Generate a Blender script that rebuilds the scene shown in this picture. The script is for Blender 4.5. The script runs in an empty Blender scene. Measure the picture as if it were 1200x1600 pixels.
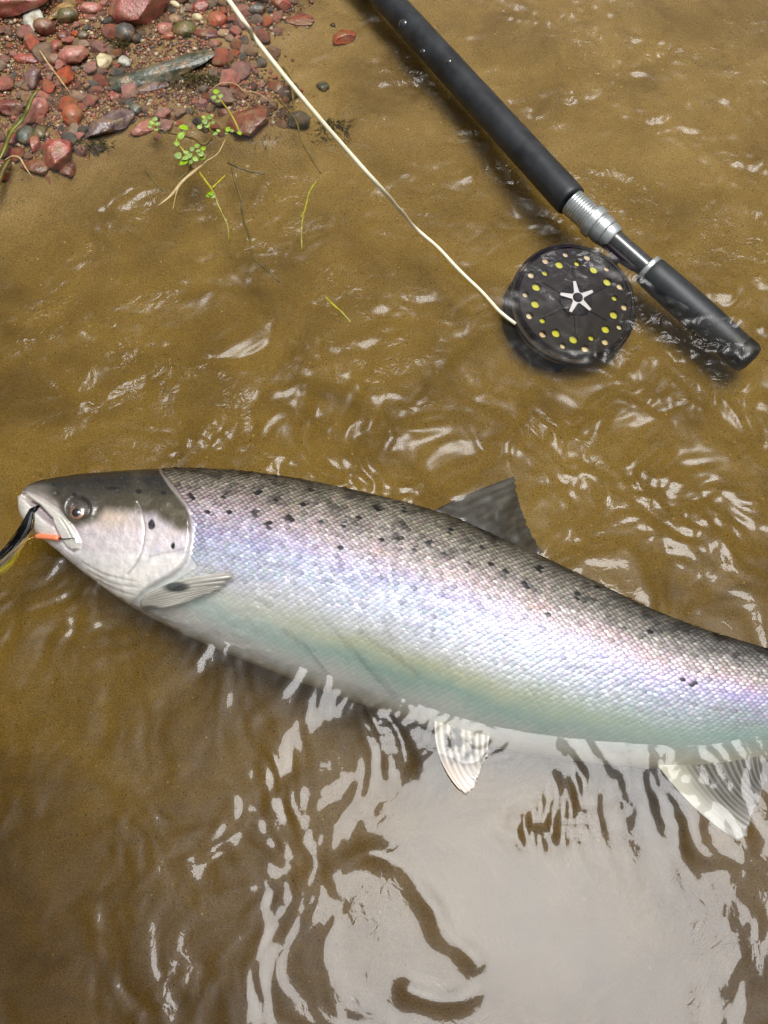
import bpy, math, random
import numpy as np
from mathutils import Vector, Matrix

random.seed(7)
RNG = np.random.default_rng(11)
sc = bpy.context.scene
COL = sc.collection

# ------------------------------------------------------------------ camera
TILT = math.radians(25.0)
HALF = math.radians(30.0)
DIST = 0.69
CAM = np.array([0.0, -DIST * math.sin(TILT), DIST * math.cos(TILT)])
cd = bpy.data.cameras.new('camera')
cam = bpy.data.objects.new('camera', cd)
COL.objects.link(cam)
cam.location = CAM
cam.rotation_euler = (TILT, 0, 0)
cd.sensor_fit = 'VERTICAL'
cd.angle = 2 * HALF
cd.clip_start = 0.01
cd.clip_end = 500
sc.camera = cam

# pixels of the 1200 x 1600 photograph -> points on a level plane
TH = math.tan(HALF)
UP = np.array([0, math.cos(TILT), math.sin(TILT)])
FW = np.array([0, math.sin(TILT), -math.cos(TILT)])
RT = np.array([1.0, 0, 0])


def ray(px, py):
    px = np.asarray(px, float)[..., None]
    py = np.asarray(py, float)[..., None]
    return (px - 600) / 800 * TH * RT + (800 - py) / 800 * TH * UP + FW


def P(px, py, z=0.0):
    d = ray(px, py)
    z = np.asarray(z, float)
    t = (z - CAM[2]) / d[..., 2]
    return CAM + d * t[..., None]


def PD(px, py, depth):
    return CAM + ray(px, py) * np.asarray(depth, float)[..., None]


def proj(p):
    q = np.asarray(p, float) - CAM
    dz = q @ FW
    return 600 + (q @ RT) / dz / TH * 800, 800 - (q @ UP) / dz / TH * 800


def px_size(px, py, z=0.0):          # metres per photograph pixel at that spot
    q = P(px, py, z) - CAM
    return float(q @ FW) * TH / 800


# ------------------------------------------------------------------ light
sky_dir = ray(818, 1385)
sky_dir = sky_dir / np.linalg.norm(sky_dir)
SUN = Vector((sky_dir[0], sky_dir[1], -sky_dir[2]))      # the bright part of the cloud, mirrored in the pool
w = bpy.data.worlds.new('World')
sc.world = w
w.use_nodes = True
nt = w.node_tree
nt.nodes.clear()
o_ = nt.nodes.new('ShaderNodeOutputWorld')
bg = nt.nodes.new('ShaderNodeBackground')
sk = nt.nodes.new('ShaderNodeTexSky')
sk.sky_type = 'NISHITA'
sk.sun_disc = False
sk.sun_elevation = math.asin(SUN.z)
sk.sun_rotation = math.atan2(SUN.x, SUN.y)
sk.dust_density = 10.0
hs = nt.nodes.new('ShaderNodeHueSaturation')
hs.inputs['Saturation'].default_value = 0.12
nt.links.new(sk.outputs[0], hs.inputs['Color'])
nt.links.new(hs.outputs[0], bg.inputs['Color'])
bg.inputs['Strength'].default_value = 0.07
nt.links.new(bg.outputs[0], o_.inputs['Surface'])
sl = bpy.data.lights.new('sun', 'SUN')
sl.energy = 1.0
sl.angle = math.radians(25)
sl.color = (1.0, 0.992, 0.985)
sun = bpy.data.objects.new('sun', sl)
COL.objects.link(sun)
sun.location = (0, 0, 5)
sun.rotation_euler = (-SUN).to_track_quat('-Z', 'Y').to_euler()

sc.view_settings.view_transform = 'Standard'
sc.view_settings.look = 'None'
sc.view_settings.gamma = 1.0
sc.view_settings.exposure = 0.68
sc.cycles.use_denoising = True
sc.cycles.max_bounces = 10
sc.cycles.transparent_max_bounces = 24
sc.cycles.caustics_reflective = False
sc.cycles.caustics_refractive = False


# ------------------------------------------------------------------ helpers
def lin(r, g, b):
    f = lambda c: (c / 255 / 12.92) if c / 255 <= 0.04045 else ((c / 255 + 0.055) / 1.055) ** 2.4
    return (f(r), f(g), f(b))


def linv(a):
    a = np.asarray(a, float) / 255
    return np.where(a <= 0.04045, a / 12.92, ((a + 0.055) / 1.055) ** 2.4)


_perm = RNG.permutation(256)
_perm = np.concatenate([_perm, _perm])
_ga = RNG.uniform(0, 2 * np.pi, 256)
_gx, _gy = np.cos(_ga), np.sin(_ga)


def perlin(x, y, seed=0):
    x = np.asarray(x, float) + seed * 17.31
    y = np.asarray(y, float) + seed * 7.77
    xi = np.floor(x).astype(int)
    yi = np.floor(y).astype(int)
    xf, yf = x - xi, y - yi
    u = xf * xf * xf * (xf * (xf * 6 - 15) + 10)
    v = yf * yf * yf * (yf * (yf * 6 - 15) + 10)

    def g(ix, iy, fx, fy):
        h = _perm[_perm[ix & 255] + (iy & 255)]
        return _gx[h] * fx + _gy[h] * fy
    a = g(xi, yi, xf, yf)
    b = g(xi + 1, yi, xf - 1, yf)
    c = g(xi, yi + 1, xf, yf - 1)
    d = g(xi + 1, yi + 1, xf - 1, yf - 1)
    return ((a * (1 - u) + b * u) * (1 - v) + (c * (1 - u) + d * u) * v) * 1.5


def fbm(x, y, seed=0, octv=4):
    s, a = 0, 1.0
    for k in range(octv):
        s = s + a * perlin(x * 2 ** k, y * 2 ** k, seed + k)
        a *= 0.5
    return s


def sstep(a, b, x):
    t = np.clip((x - a) / (b - a), 0, 1)
    return t * t * (3 - 2 * t)


def mesh_np(name, verts, faces, smooth=True, colors=None):
    """faces: (n,3) or (n,4) integer array, or a list of index tuples"""
    me = bpy.data.meshes.new(name)
    verts = np.asarray(verts, np.float32)
    if isinstance(faces, np.ndarray):
        n, k = faces.shape
        me.vertices.add(len(verts))
        me.vertices.foreach_set('co', verts.ravel())
        me.loops.add(n * k)
        me.loops.foreach_set('vertex_index', faces.astype(np.int32).ravel())
        me.polygons.add(n)
        me.polygons.foreach_set('loop_start', np.arange(0, n * k, k, dtype=np.int32))
        me.polygons.foreach_set('loop_total', np.full(n, k, np.int32))
        me.update(calc_edges=True)
    else:
        me.from_pydata([tuple(map(float, v)) for v in verts], [], [tuple(int(i) for i in f) for f in faces])
        me.update()
    if smooth:
        me.polygons.foreach_set('use_smooth', np.ones(len(me.polygons), bool))
    if colors is not None:
        at = me.color_attributes.new('tint', 'FLOAT_COLOR', 'POINT')
        c = np.ones((len(verts), 4), np.float32)
        c[:, :3] = colors
        at.data.foreach_set('color', c.ravel())
    me.validate()
    return me


def obj(name, me, mat=None, parent=None, loc=None):
    o = bpy.data.objects.new(name, me)
    COL.objects.link(o)
    if mat is not None and me is not None:
        if len(me.materials) == 0:
            me.materials.append(mat)
    if loc is not None:
        o.location = tuple(float(v) for v in loc)
    if parent is not None:
        o.parent = parent
        o.location = tuple(np.array(o.location) - np.array(parent_world(parent)))
    return o


def parent_world(p):
    v = np.array(p.location)
    while p.parent is not None:
        p = p.parent
        v = v + np.array(p.location)
    return v


def empty(name, loc):
    o = bpy.data.objects.new(name, None)
    o.empty_display_size = 0.02
    COL.objects.link(o)
    o.location = tuple(float(v) for v in loc)
    return o


def tag(o, label=None, cat=None, group=None, kind=None):
    if label:
        o['label'] = label
    if cat:
        o['category'] = cat
    if group:
        o['group'] = group
    if kind:
        o['kind'] = kind
    return o


def grid_faces(nu, nv, wrap=False):
    i = np.arange(nu - 1)[:, None]
    j = np.arange(nv if wrap else nv - 1)[None, :]
    j2 = (j + 1) % nv
    return np.stack([i * nv + j, (i + 1) * nv + j, (i + 1) * nv + j2, i * nv + j2], -1).reshape(-1, 4)


def spline(pts, n):
    """centripetal-free Catmull-Rom through the points, n samples evenly by length"""
    p = np.asarray(pts, float)
    q = np.vstack([2 * p[0] - p[1], p, 2 * p[-1] - p[-2]])
    out = []
    for k in range(len(p) - 1):
        a, b, c, d = q[k], q[k + 1], q[k + 2], q[k + 3]
        t = np.linspace(0, 1, 24, endpoint=False)[:, None]
        out.append(0.5 * (2 * b + (c - a) * t + (2 * a - 5 * b + 4 * c - d) * t ** 2 + (3 * b - a - 3 * c + d) * t ** 3))
    out.append(p[-1:])
    o = np.vstack(out)
    L = np.concatenate([[0], np.cumsum(np.linalg.norm(np.diff(o, axis=0), axis=1))])
    s = np.linspace(0, L[-1], n)
    return np.stack([np.interp(s, L, o[:, k]) for k in range(o.shape[1])], 1)


def tube(pts, rad, sides=10, cap=True):
    """verts, faces of a tube along a polyline with a radius per point"""
    p = np.asarray(pts, float)
    n = len(p)
    r = np.broadcast_to(np.asarray(rad, float), (n,))
    t = np.gradient(p, axis=0)
    t /= np.linalg.norm(t, axis=1)[:, None] + 1e-12
    ref = np.array([0, 0, 1.0]) if abs(t[0][2]) < 0.9 else np.array([1.0, 0, 0])
    u = np.cross(t, ref)
    u /= np.linalg.norm(u, axis=1)[:, None] + 1e-12
    v = np.cross(t, u)
    a = np.linspace(0, 2 * np.pi, sides, endpoint=False)
    V = (p[:, None] + (u[:, None] * np.cos(a)[None, :, None] + v[:, None] * np.sin(a)[None, :, None]) * r[:, None, None]).reshape(-1, 3)
    F = [tuple(f) for f in grid_faces(n, sides, True)]
    if cap:
        F.append(tuple(range(sides)))
        F.append(tuple(range((n - 1) * sides, n * sides))[::-1])
    return V, F


class MB:
    def __init__(self):
        self.V, self.F, self.n, self.C = [], [], 0, []

    def add(self, V, F, col=None):
        V = np.asarray(V, float)
        self.V.append(V)
        self.F += [tuple(i + self.n for i in f) for f in F]
        self.n += len(V)
        if col is not None:
            self.C.append(np.broadcast_to(np.asarray(col, float), (len(V), 3)))
        return self

    def tube(self, pts, rad, sides=8, col=None, cap=True):
        return self.add(*tube(pts, rad, sides, cap), col=col)

    def build(self, name, mat, parent=None, smooth=True, origin=None):
        V = np.vstack(self.V)
        o0 = np.array(origin if origin is not None else (parent_world(parent) if parent is not None else V.mean(0)))
        me = mesh_np(name, V - o0, self.F, smooth, np.vstack(self.C) if self.C else None)
        return obj(name, me, mat, parent, o0)


def flat_edges(o, ang=35):
    me = o.data
    try:
        me.set_sharp_from_angle(angle=math.radians(ang))
    except Exception:
        pass


# ------------------------------------------------------------------ materials
def newmat(name):
    m = bpy.data.materials.new(name)
    m.use_nodes = True
    n = m.node_tree.nodes
    n.clear()
    out = n.new('ShaderNodeOutputMaterial')
    return m, m.node_tree, out


def principled(name, color=(0.5, 0.5, 0.5), rough=0.5, metal=0.0, coat=0.0, coat_rough=0.08, attr=None, alpha=None,
               noise=None, bump=None, spec=0.5, sss=0.0, random_var=0.0, silt=0.0):
    m, t, out = newmat(name)
    N, L = t.nodes, t.links
    b = N.new('ShaderNodeBsdfPrincipled')
    L.new(b.outputs[0], out.inputs[0])
    b.inputs['Roughness'].default_value = rough
    b.inputs['Metallic'].default_value = metal
    b.inputs['Coat Weight'].default_value = coat
    b.inputs['Coat Roughness'].default_value = coat_rough
    b.inputs['Specular IOR Level'].default_value = spec
    if sss:
        b.inputs['Subsurface Weight'].default_value = sss
        b.inputs['Subsurface Radius'].default_value = (0.004, 0.003, 0.0025)
    if alpha is not None:
        b.inputs['Alpha'].default_value = alpha
    tc = N.new('ShaderNodeTexCoord')
    src = None
    if attr:
        a = N.new('ShaderNodeAttribute')
        a.attribute_name = attr
        src = a.outputs['Color']
    if noise:                                   # (scale, second colour, contrast lo, hi)
        nz = N.new('ShaderNodeTexNoise')
        nz.inputs['Scale'].default_value = noise[0]
        nz.inputs['Detail'].default_value = 6
        nz.inputs['Roughness'].default_value = 0.65
        L.new(tc.outputs['Object'], nz.inputs['Vector'])
        rp = N.new('ShaderNodeMapRange')
        rp.inputs['From Min'].default_value = noise[2]
        rp.inputs['From Max'].default_value = noise[3]
        L.new(nz.outputs['Fac'], rp.inputs['Value'])
        mx = N.new('ShaderNodeMix')
        mx.data_type = 'RGBA'
        L.new(rp.outputs[0], mx.inputs['Factor'])
        if src is not None:
            L.new(src, mx.inputs[6])
        else:
            mx.inputs[6].default_value = (*color, 1)
        mx.inputs[7].default_value = (*noise[1], 1)
        src = mx.outputs[2]
    if silt:
        ns_ = N.new('ShaderNodeTexNoise')
        ns_.inputs['Scale'].default_value = silt
        ns_.inputs['Detail'].default_value = 5
        ge = N.new('ShaderNodeNewGeometry')
        L.new(ge.outputs['Position'], ns_.inputs['Vector'])
        rs = N.new('ShaderNodeMapRange')
        rs.inputs['From Min'].default_value = 0.46
        rs.inputs['From Max'].default_value = 0.66
        rs.inputs['To Max'].default_value = 0.75
        L.new(ns_.outputs['Fac'], rs.inputs['Value'])
        mx2 = N.new('ShaderNodeMix')
        mx2.data_type = 'RGBA'
        L.new(rs.outputs[0], mx2.inputs['Factor'])
        L.new(src, mx2.inputs[6])
        mx2.inputs[7].default_value = (0.27, 0.165, 0.075, 1)
        src = mx2.outputs[2]
    if random_var:
        oi = N.new('ShaderNodeObjectInfo')
        h = N.new('ShaderNodeHueSaturation')
        r1 = N.new('ShaderNodeMapRange')
        r1.inputs['To Min'].default_value = 1 - random_var
        r1.inputs['To Max'].default_value = 1 + random_var
        L.new(oi.outputs['Random'], r1.inputs['Value'])
        L.new(r1.outputs[0], h.inputs['Value'])
        ml = N.new('ShaderNodeMath')
        ml.operation = 'MULTIPLY'
        ml.inputs[1].default_value = 7.31
        L.new(oi.outputs['Random'], ml.inputs[0])
        fr = N.new('ShaderNodeMath')
        fr.operation = 'FRACT'
        L.new(ml.outputs[0], fr.inputs[0])
        r2 = N.new('ShaderNodeMapRange')
        r2.inputs['To Min'].default_value = 0.72
        r2.inputs['To Max'].default_value = 1.1
        L.new(fr.outputs[0], r2.inputs['Value'])
        L.new(r2.outputs[0], h.inputs['Saturation'])
        if src is not None:
            L.new(src, h.inputs['Color'])
        else:
            h.inputs['Color'].default_value = (*color, 1)
        src = h.outputs[0]
    if src is not None:
        L.new(src, b.inputs['Base Color'])
    else:
        b.inputs['Base Color'].default_value = (*color, 1)
    if bump:                                    # (scale, strength, distance)
        nb = N.new('ShaderNodeTexNoise')
        nb.inputs['Scale'].default_value = bump[0]
        nb.inputs['Detail'].default_value = 5
        L.new(tc.outputs['Object'], nb.inputs['Vector'])
        bp = N.new('ShaderNodeBump')
        bp.inputs['Strength'].default_value = bump[1]
        bp.inputs['Distance'].default_value = bump[2]
        L.new(nb.outputs['Fac'], bp.inputs['Height'])
        L.new(bp.outputs[0], b.inputs['Normal'])
        if coat:
            L.new(bp.outputs[0], b.inputs['Coat Normal'])
    return m


# ------------------------------------------------------------------ river bed
def poly_sd(px, py, poly):
    """signed distance (positive inside) to a closed polygon"""
    px, py = np.asarray(px, float), np.asarray(py, float)
    q = np.asarray(poly, float)
    d = np.full(px.shape, 1e9)
    ins = np.zeros(px.shape, bool)
    for k in range(len(q)):
        a, b = q[k], q[(k + 1) % len(q)]
        e = b - a
        t = np.clip(((px - a[0]) * e[0] + (py - a[1]) * e[1]) / (e @ e + 1e-12), 0, 1)
        d = np.minimum(d, np.hypot(px - a[0] - t * e[0], py - a[1] - t * e[1]))
        c = ((a[1] > py) != (b[1] > py))
        with np.errstate(divide='ignore', invalid='ignore'):
            xi = (b[0] - a[0]) * (py - a[1]) / (b[1] - a[1] + 1e-12) + a[0]
        ins ^= c & (px < xi)
    return np.where(ins, d, -d)


def line_d(px, py, line):
    px, py = np.asarray(px, float), np.asarray(py, float)
    q = np.asarray(line, float)
    d = np.full(px.shape, 1e9)
    for k in range(len(q) - 1):
        a, b = q[k], q[k + 1]
        e = b - a
        t = np.clip(((px - a[0]) * e[0] + (py - a[1]) * e[1]) / (e @ e + 1e-12), 0, 1)
        d = np.minimum(d, np.hypot(px - a[0] - t * e[0], py - a[1] - t * e[1]))
    return d


BANK = np.array([P(x, y, 0)[:2] for x, y in
                 [(-900, -700), (480, -500), (470, -60), (455, 30), (430, 125), (425, 195), (330, 200), (230, 205),
                  (150, 255), (60, 290), (-60, 320), (-900, 420)]])


def bed_z(x, y):
    x, y = np.asarray(x, float), np.asarray(y, float)
    z = np.interp(y, [-30, -4, -1.2, -0.5, -0.345, -0.15, 0.0, 0.12, 0.22, 0.32, 0.42, 0.6, 1.0, 1.8, 4, 30],
                  [-1.0, -0.7, -0.36, -0.19, -0.155, -0.096, -0.060, -0.054, -0.048, -0.036, -0.024, -0.015, 0.02, 0.08, 0.5, 2.5])
    sd = poly_sd(x, y, BANK)
    k = sstep(-0.055, 0.05, sd)
    bank = -0.0040 + 0.02 * sstep(0.05, 0.4, sd)
    z = z * (1 - k) + np.maximum(z, bank) * k
    z = z + 0.0030 * fbm(x * 9, y * 12, 3, 4) + 0.0010 * fbm(x * 70, y * 70, 9, 3)
    return z


def axis(a, b, step, far):
    c = np.arange(a, b + step / 2, step)
    g, k = [], step
    x = 0
    while x < far:
        k *= 1.35
        x += k
        g.append(x)
    g = np.array(g)
    return np.concatenate([(a - g)[::-1], c, b + g])


xs = axis(-0.50, 0.50, 0.003, 28)
ys = axis(-0.46, 0.72, 0.003, 28)
X, Y = np.meshgrid(xs, ys, indexing='ij')
Z = bed_z(X, Y)
me = mesh_np('river_bed', np.stack([X, Y, Z], -1).reshape(-1, 3), grid_faces(len(xs), len(ys))[:, ::1])

m, t, out = newmat('wet_sand')
N, L = t.nodes, t.links
b = N.new('ShaderNodeBsdfPrincipled')
L.new(b.outputs[0], out.inputs[0])
tc = N.new('ShaderNodeTexCoord')


def node_noise(scale, detail=6, rough=0.6, dist=0.0):
    n = N.new('ShaderNodeTexNoise')
    n.inputs['Scale'].default_value = scale
    n.inputs['Detail'].default_value = detail
    n.inputs['Roughness'].default_value = rough
    n.inputs['Distortion'].default_value = dist
    L.new(tc.outputs['Object'], n.inputs['Vector'])
    return n


def node_ramp(src, stops):
    r = N.new('ShaderNodeValToRGB')
    while len(r.color_ramp.elements) < len(stops):
        r.color_ramp.elements.new(0.5)
    for e, (p_, c_) in zip(r.color_ramp.elements, stops):
        e.position = p_
        e.color = (*c_, 1) if len(c_) == 3 else c_
    L.new(src, r.inputs[0])
    return r


def node_mix(fac, a, b_, mode='MIX'):
    x = N.new('ShaderNodeMix')
    x.data_type = 'RGBA'
    x.blend_type = mode
    if isinstance(fac, (int, float)):
        x.inputs[0].default_value = fac
    else:
        L.new(fac, x.inputs[0])
    for s_, v_ in ((6, a), (7, b_)):
        if isinstance(v_, tuple):
            x.inputs[s_].default_value = (*v_, 1)
        else:
            L.new(v_, x.inputs[s_])
    return x.outputs[2]


base = node_ramp(node_noise(11, 5, 0.6, 0.6).outputs['Fac'],
                 [(0.30, (0.20, 0.120, 0.036)), (0.5, (0.310, 0.198, 0.072)), (0.72, (0.41, 0.275, 0.122))])
grain = node_ramp(node_noise(900, 3, 0.7).outputs['Fac'], [(0.3, (0.45, 0.45, 0.45)), (0.68, (1.5, 1.46, 1.36))])
c1 = node_mix(1.0, base.outputs[0], grain.outputs[0], 'MULTIPLY')
vo = N.new('ShaderNodeTexVoronoi')
vo.inputs['Scale'].default_value = 330
L.new(tc.outputs['Object'], vo.inputs['Vector'])
sp = node_ramp(vo.outputs['Color'], [(0.90, (0, 0, 0)), (0.93, (1, 1, 1))])
sd_ = node_ramp(vo.outputs['Distance'], [(0.22, (1, 1, 1)), (0.34, (0, 0, 0))])
msk = node_mix(1.0, sp.outputs[0], sd_.outputs[0], 'MULTIPLY')
c2 = node_mix(msk, c1, (0.62, 0.46, 0.26))
vo2 = N.new('ShaderNodeTexVoronoi')
vo2.inputs['Scale'].default_value = 420
L.new(tc.outputs['Object'], vo2.inputs['Vector'])
sp2 = node_ramp(vo2.outputs['Color'], [(0.84, (0, 0, 0)), (0.88, (1, 1, 1))])
sd2 = node_ramp(vo2.outputs['Distance'], [(0.2, (1, 1, 1)), (0.36, (0, 0, 0))])
c3 = node_mix(node_mix(1.0, sp2.outputs[0], sd2.outputs[0], 'MULTIPLY'), c2, (0.07, 0.03, 0.014))
L.new(c3, b.inputs['Base Color'])
b.inputs['Roughness'].default_value = 0.55
bp = N.new('ShaderNodeBump')
bp.inputs['Strength'].default_value = 0.9
bp.inputs['Distance'].default_value = 0.0016
L.new(node_noise(700, 4, 0.7).outputs['Fac'], bp.inputs['Height'])
L.new(bp.outputs[0], b.inputs['Normal'])
bed = obj('river_bed', me, m)
tag(bed, kind='structure', label='brown sandy river bed under shallow water', cat='river bed')

# ------------------------------------------------------------------ water
xs = axis(-0.46, 0.46, 0.0022, 27)
ys = axis(-0.42, 0.70, 0.0022, 27)
X, Y = np.meshgrid(xs, ys, indexing='ij')


def ripple(x, y):
    gx, gy = proj(np.stack([x, y, np.zeros_like(x)], -1))
    near = np.exp(-((x / 1.2) ** 2 + ((y - 0.1) / 1.2) ** 2))
    calm = sstep(1.25, 0.55, np.hypot((gx - 830) / 420, (gy - 1420) / 350)) * (np.abs(y) < 2)
    chop = (0.40 + 0.88 * sstep(1200, 680, gy)) * (1 - 0.94 * calm)
    chop = chop * (1 - 0.55 * sstep(420, 250, np.hypot(gx * 0.8, gy)))
    wx = x + 0.024 * fbm(x * 12, y * 12, 21, 2)
    wy = y + 0.024 * fbm(x * 12, y * 12, 31, 2)
    h = 0.0016 * fbm(wx * 4.2, wy * 4.2, 1, 1)
    h = h + 0.0021 * perlin(wx * 13 + wy * 4, wy * 17 - wx * 4, 5) * chop
    g = 0.40 + 0.70 * sstep(-0.35, 0.55, fbm(x * 5 + y * 3, y * 7, 44, 3))
    h = h + 0.0017 * perlin(wx * 34 + wy * 12, wy * 30 - wx * 8, 7) * chop * (0.45 + 0.75 * g)
    h = h + 0.0018 * perlin(wx * 66, wy * 58 + wx * 12, 8) * chop * g
    h = h + 0.00095 * perlin(wx * 125, wy * 110, 12) * chop * g
    fea = np.zeros_like(x)
    for (qx, qy, ax_, ay_) in ((560, 1135, 75, 45), (905, 1235, 60, 75), (1085, 1290, 90, 75), (440, 1230, 45, 110), (640, 1180, 50, 40), (820, 1300, 70, 40)):
        fea = fea + np.exp(-((gx - qx) / ax_) ** 2 - ((gy - qy) / ay_) ** 2)
    fea = np.clip(fea, 0, 1.2) * (np.abs(y) < 1)
    h = h + 0.0011 * fea * perlin(wx * 95 + y * 18, y * 34 + wx * 10, 88) + 0.0010 * fea * perlin(wx * 40, wy * 60, 89)
    fold = spline([(520, 1372), (548, 1342), (588, 1332), (632, 1362), (668, 1412), (702, 1470), (742, 1505), (735, 1548), (690, 1560), (640, 1545)], 40)
    zone = (np.abs(x) < 0.4) & (np.abs(y + 0.2) < 0.25)
    fd = np.full(x.shape, 1e3)
    fd[zone] = line_d(gx[zone], gy[zone], fold)
    h = h + 0.0017 * np.exp(-(fd / 19) ** 2) * (0.7 + 0.8 * perlin(x * 40, y * 40, 77))
    # rings running off the fins and the snout
    for (qx, qy, wl, am, dec) in ((752, 1150, 0.0068, 0.00024, 0.040), (1080, 1215, 0.010, 0.00020, 0.04), (600, 1110, 0.0075, 0.0002, 0.03), (190, 990, 0.013, 0.00013, 0.05)):
        c = P(qx, qy, 0)
        r = np.hypot((x - c[0]), (y - c[1]) * 1.2) + 0.007 * fbm(x * 24, y * 24, 51, 2)
        h = h + am * np.sin(r / wl * 2 * np.pi) * np.exp(-r / dec)
    return h * near


Zw = ripple(X, Y)
V = np.stack([X, Y, Zw], -1).reshape(-1, 3)
nu, nv = len(xs), len(ys)
F = grid_faces(nu, nv)
per = np.concatenate([np.arange(nu) * nv, (nu - 1) * nv + np.arange(1, nv), np.arange(nu - 2, -1, -1) * nv + nv - 1, np.arange(nv - 2, 0, -1)])
base_i = len(V)
Vb = V[per].copy()
Vb[:, 2] = -2.5
k = np.arange(len(per))
k2 = (k + 1) % len(per)
side = np.stack([per[k], base_i + k, base_i + k2, per[k2]], 1)
Vall = np.vstack([V, Vb, [[0, 0, -2.5]]])
bott = np.stack([base_i + k, np.full(len(per), len(Vall) - 1), np.full(len(per), len(Vall) - 1), base_i + k2], 1)
me = bpy.data.meshes.new('river_water')
fl = np.concatenate([F.ravel(), side.ravel(), bott[:, [0, 1, 3]].ravel()]).astype(np.int32)
tot = np.concatenate([np.full(len(F) + len(side), 4), np.full(len(bott), 3)]).astype(np.int32)
me.vertices.add(len(Vall))
me.vertices.foreach_set('co', Vall.astype(np.float32).ravel())
me.loops.add(len(fl))
me.loops.foreach_set('vertex_index', fl)
me.polygons.add(len(tot))
me.polygons.foreach_set('loop_start', np.concatenate([[0], np.cumsum(tot)[:-1]]).astype(np.int32))
me.polygons.foreach_set('loop_total', tot)
me.update(calc_edges=True)
me.polygons.foreach_set('use_smooth', np.concatenate([np.ones(len(F), bool), np.zeros(len(tot) - len(F), bool)]))
me.validate()

m, t, out = newmat('peaty_water')
N, L = t.nodes, t.links
tc = N.new('ShaderNodeTexCoord')
tr = N.new('ShaderNodeBsdfTransparent')
tr.inputs[0].default_value = (1, 1, 1, 1)
gl = N.new('ShaderNodeBsdfGlossy')
gl.inputs['Roughness'].default_value = 0.0
fr = N.new('ShaderNodeFresnel')
fr.inputs['IOR'].default_value = 1.40
bp = N.new('ShaderNodeBump')
bp.inputs['Strength'].default_value = 1.0
bp.inputs['Distance'].default_value = 0.0022
gy_ = N.new('ShaderNodeSeparateXYZ')
L.new(tc.outputs['Object'], gy_.inputs[0])
gm = N.new('ShaderNodeMapRange')
gm.interpolation_type = 'SMOOTHSTEP'
gm.inputs['From Min'].default_value = -0.02
gm.inputs['From Max'].default_value = 0.16
gm.inputs['To Min'].default_value = 0.10
L.new(gy_.outputs['Y'], gm.inputs['Value'])
pm = N.new('ShaderNodeMapRange')
pm.interpolation_type = 'SMOOTHSTEP'
pm.inputs['From Min'].default_value = 0.42
pm.inputs['From Max'].default_value = 0.66
L.new(node_noise(9, 3, 0.6, 0.8).outputs['Fac'], pm.inputs['Value'])
m1 = N.new('ShaderNodeMath')
m1.operation = 'MULTIPLY'
L.new(gm.outputs[0], m1.inputs[0])
L.new(pm.outputs[0], m1.inputs[1])
m2 = N.new('ShaderNodeMath')
m2.operation = 'MULTIPLY'
L.new(m1.outputs[0], m2.inputs[0])
L.new(node_noise(85, 2, 0.5, 1.6).outputs['Fac'], m2.inputs[1])
L.new(m2.outputs[0], bp.inputs['Height'])
rr_ = N.new('ShaderNodeMapRange')
rr_.interpolation_type = 'SMOOTHSTEP'
rr_.inputs['From Min'].default_value = -0.06
rr_.inputs['From Max'].default_value = 0.10
rr_.inputs['To Min'].default_value = 0.0
rr_.inputs['To Max'].default_value = 0.22
L.new(gy_.outputs['Y'], rr_.inputs['Value'])
L.new(rr_.outputs[0], gl.inputs['Roughness'])
L.new(bp.outputs[0], gl.inputs['Normal'])
L.new(bp.outputs[0], fr.inputs['Normal'])
ms = N.new('ShaderNodeMixShader')
L.new(fr.outputs[0], ms.inputs[0])
L.new(tr.outputs[0], ms.inputs[1])
L.new(gl.outputs[0], ms.inputs[2])
L.new(ms.outputs[0], out.inputs['Surface'])
va = N.new('ShaderNodeVolumeAbsorption')
va.inputs['Color'].default_value = (0.66, 0.60, 0.0, 1)
va.inputs['Density'].default_value = 13.0
L.new(va.outputs[0], out.inputs['Volume'])
water = obj('river_water', me, m)
tag(water, kind='structure', label='shallow rippled peat brown river water', cat='water')

# ------------------------------------------------------------------ the salmon
PAIRS = [((31, 782), (31, 789)), ((35, 769), (33, 800)), ((45, 760), (41, 814)), ((62, 752), (60, 836)), ((95, 746), (90, 860)),
         ((135, 741), (123, 888)), ((180, 738), (160, 916)), ((225, 735), (198, 943)), ((270, 734), (235, 964)),
         ((320, 735), (285, 990)), ((370, 738), (335, 1012)), ((430, 745), (400, 1039)), ((500, 757), (470, 1066)),
         ((570, 772), (540, 1091)), ((640, 789), (610, 1116)), ((710, 811), (680, 1141)), ((780, 842), (750, 1162)),
         ((850, 873), (820, 1177)), ((920, 906), (890, 1187)), ((990, 940), (955, 1195)), ((1060, 970), (1020, 1201)),
         ((1130, 994), (1090, 1201)), ((1200, 1014), (1165, 1192)), ((1290, 1040), (1260, 1187)), ((1380, 1068), (1355, 1188)),
         ((1470, 1098), (1450, 1196)), ((1540, 1118), (1525, 1216))]
tp = np.array([p[0] for p in PAIRS], float)
bt = np.array([p[1] for p in PAIRS], float)
both = np.hstack([tp, bt])
fine = spline(both, 2600)                       # dense along the body
midx = (fine[:, 0] + fine[:, 2]) / 2
sx = np.concatenate([np.linspace(31.0, 45, 26, endpoint=False), np.linspace(45, 330, 240, endpoint=False), np.linspace(330, 1532, 430)])
st = np.stack([np.interp(sx, midx, fine[:, k]) for k in range(4)], 1)
NS = len(st)
zt = np.interp(sx, [31, 200, 400, 1532], [0.010, 0.011, 0.010, 0.000])
zb = np.interp(sx, [31, 200, 330, 600, 1532], [0.002, -0.008, -0.018, -0.029, -0.027])
Tp = P(st[:, 0], st[:, 1], zt)
Bp = P(st[:, 2], st[:, 3], zb)
MID = (Tp + Bp) / 2
E = (Tp - Bp) / 2
A = np.linalg.norm(E, axis=1)
ax = np.gradient(MID, axis=0)
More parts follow.
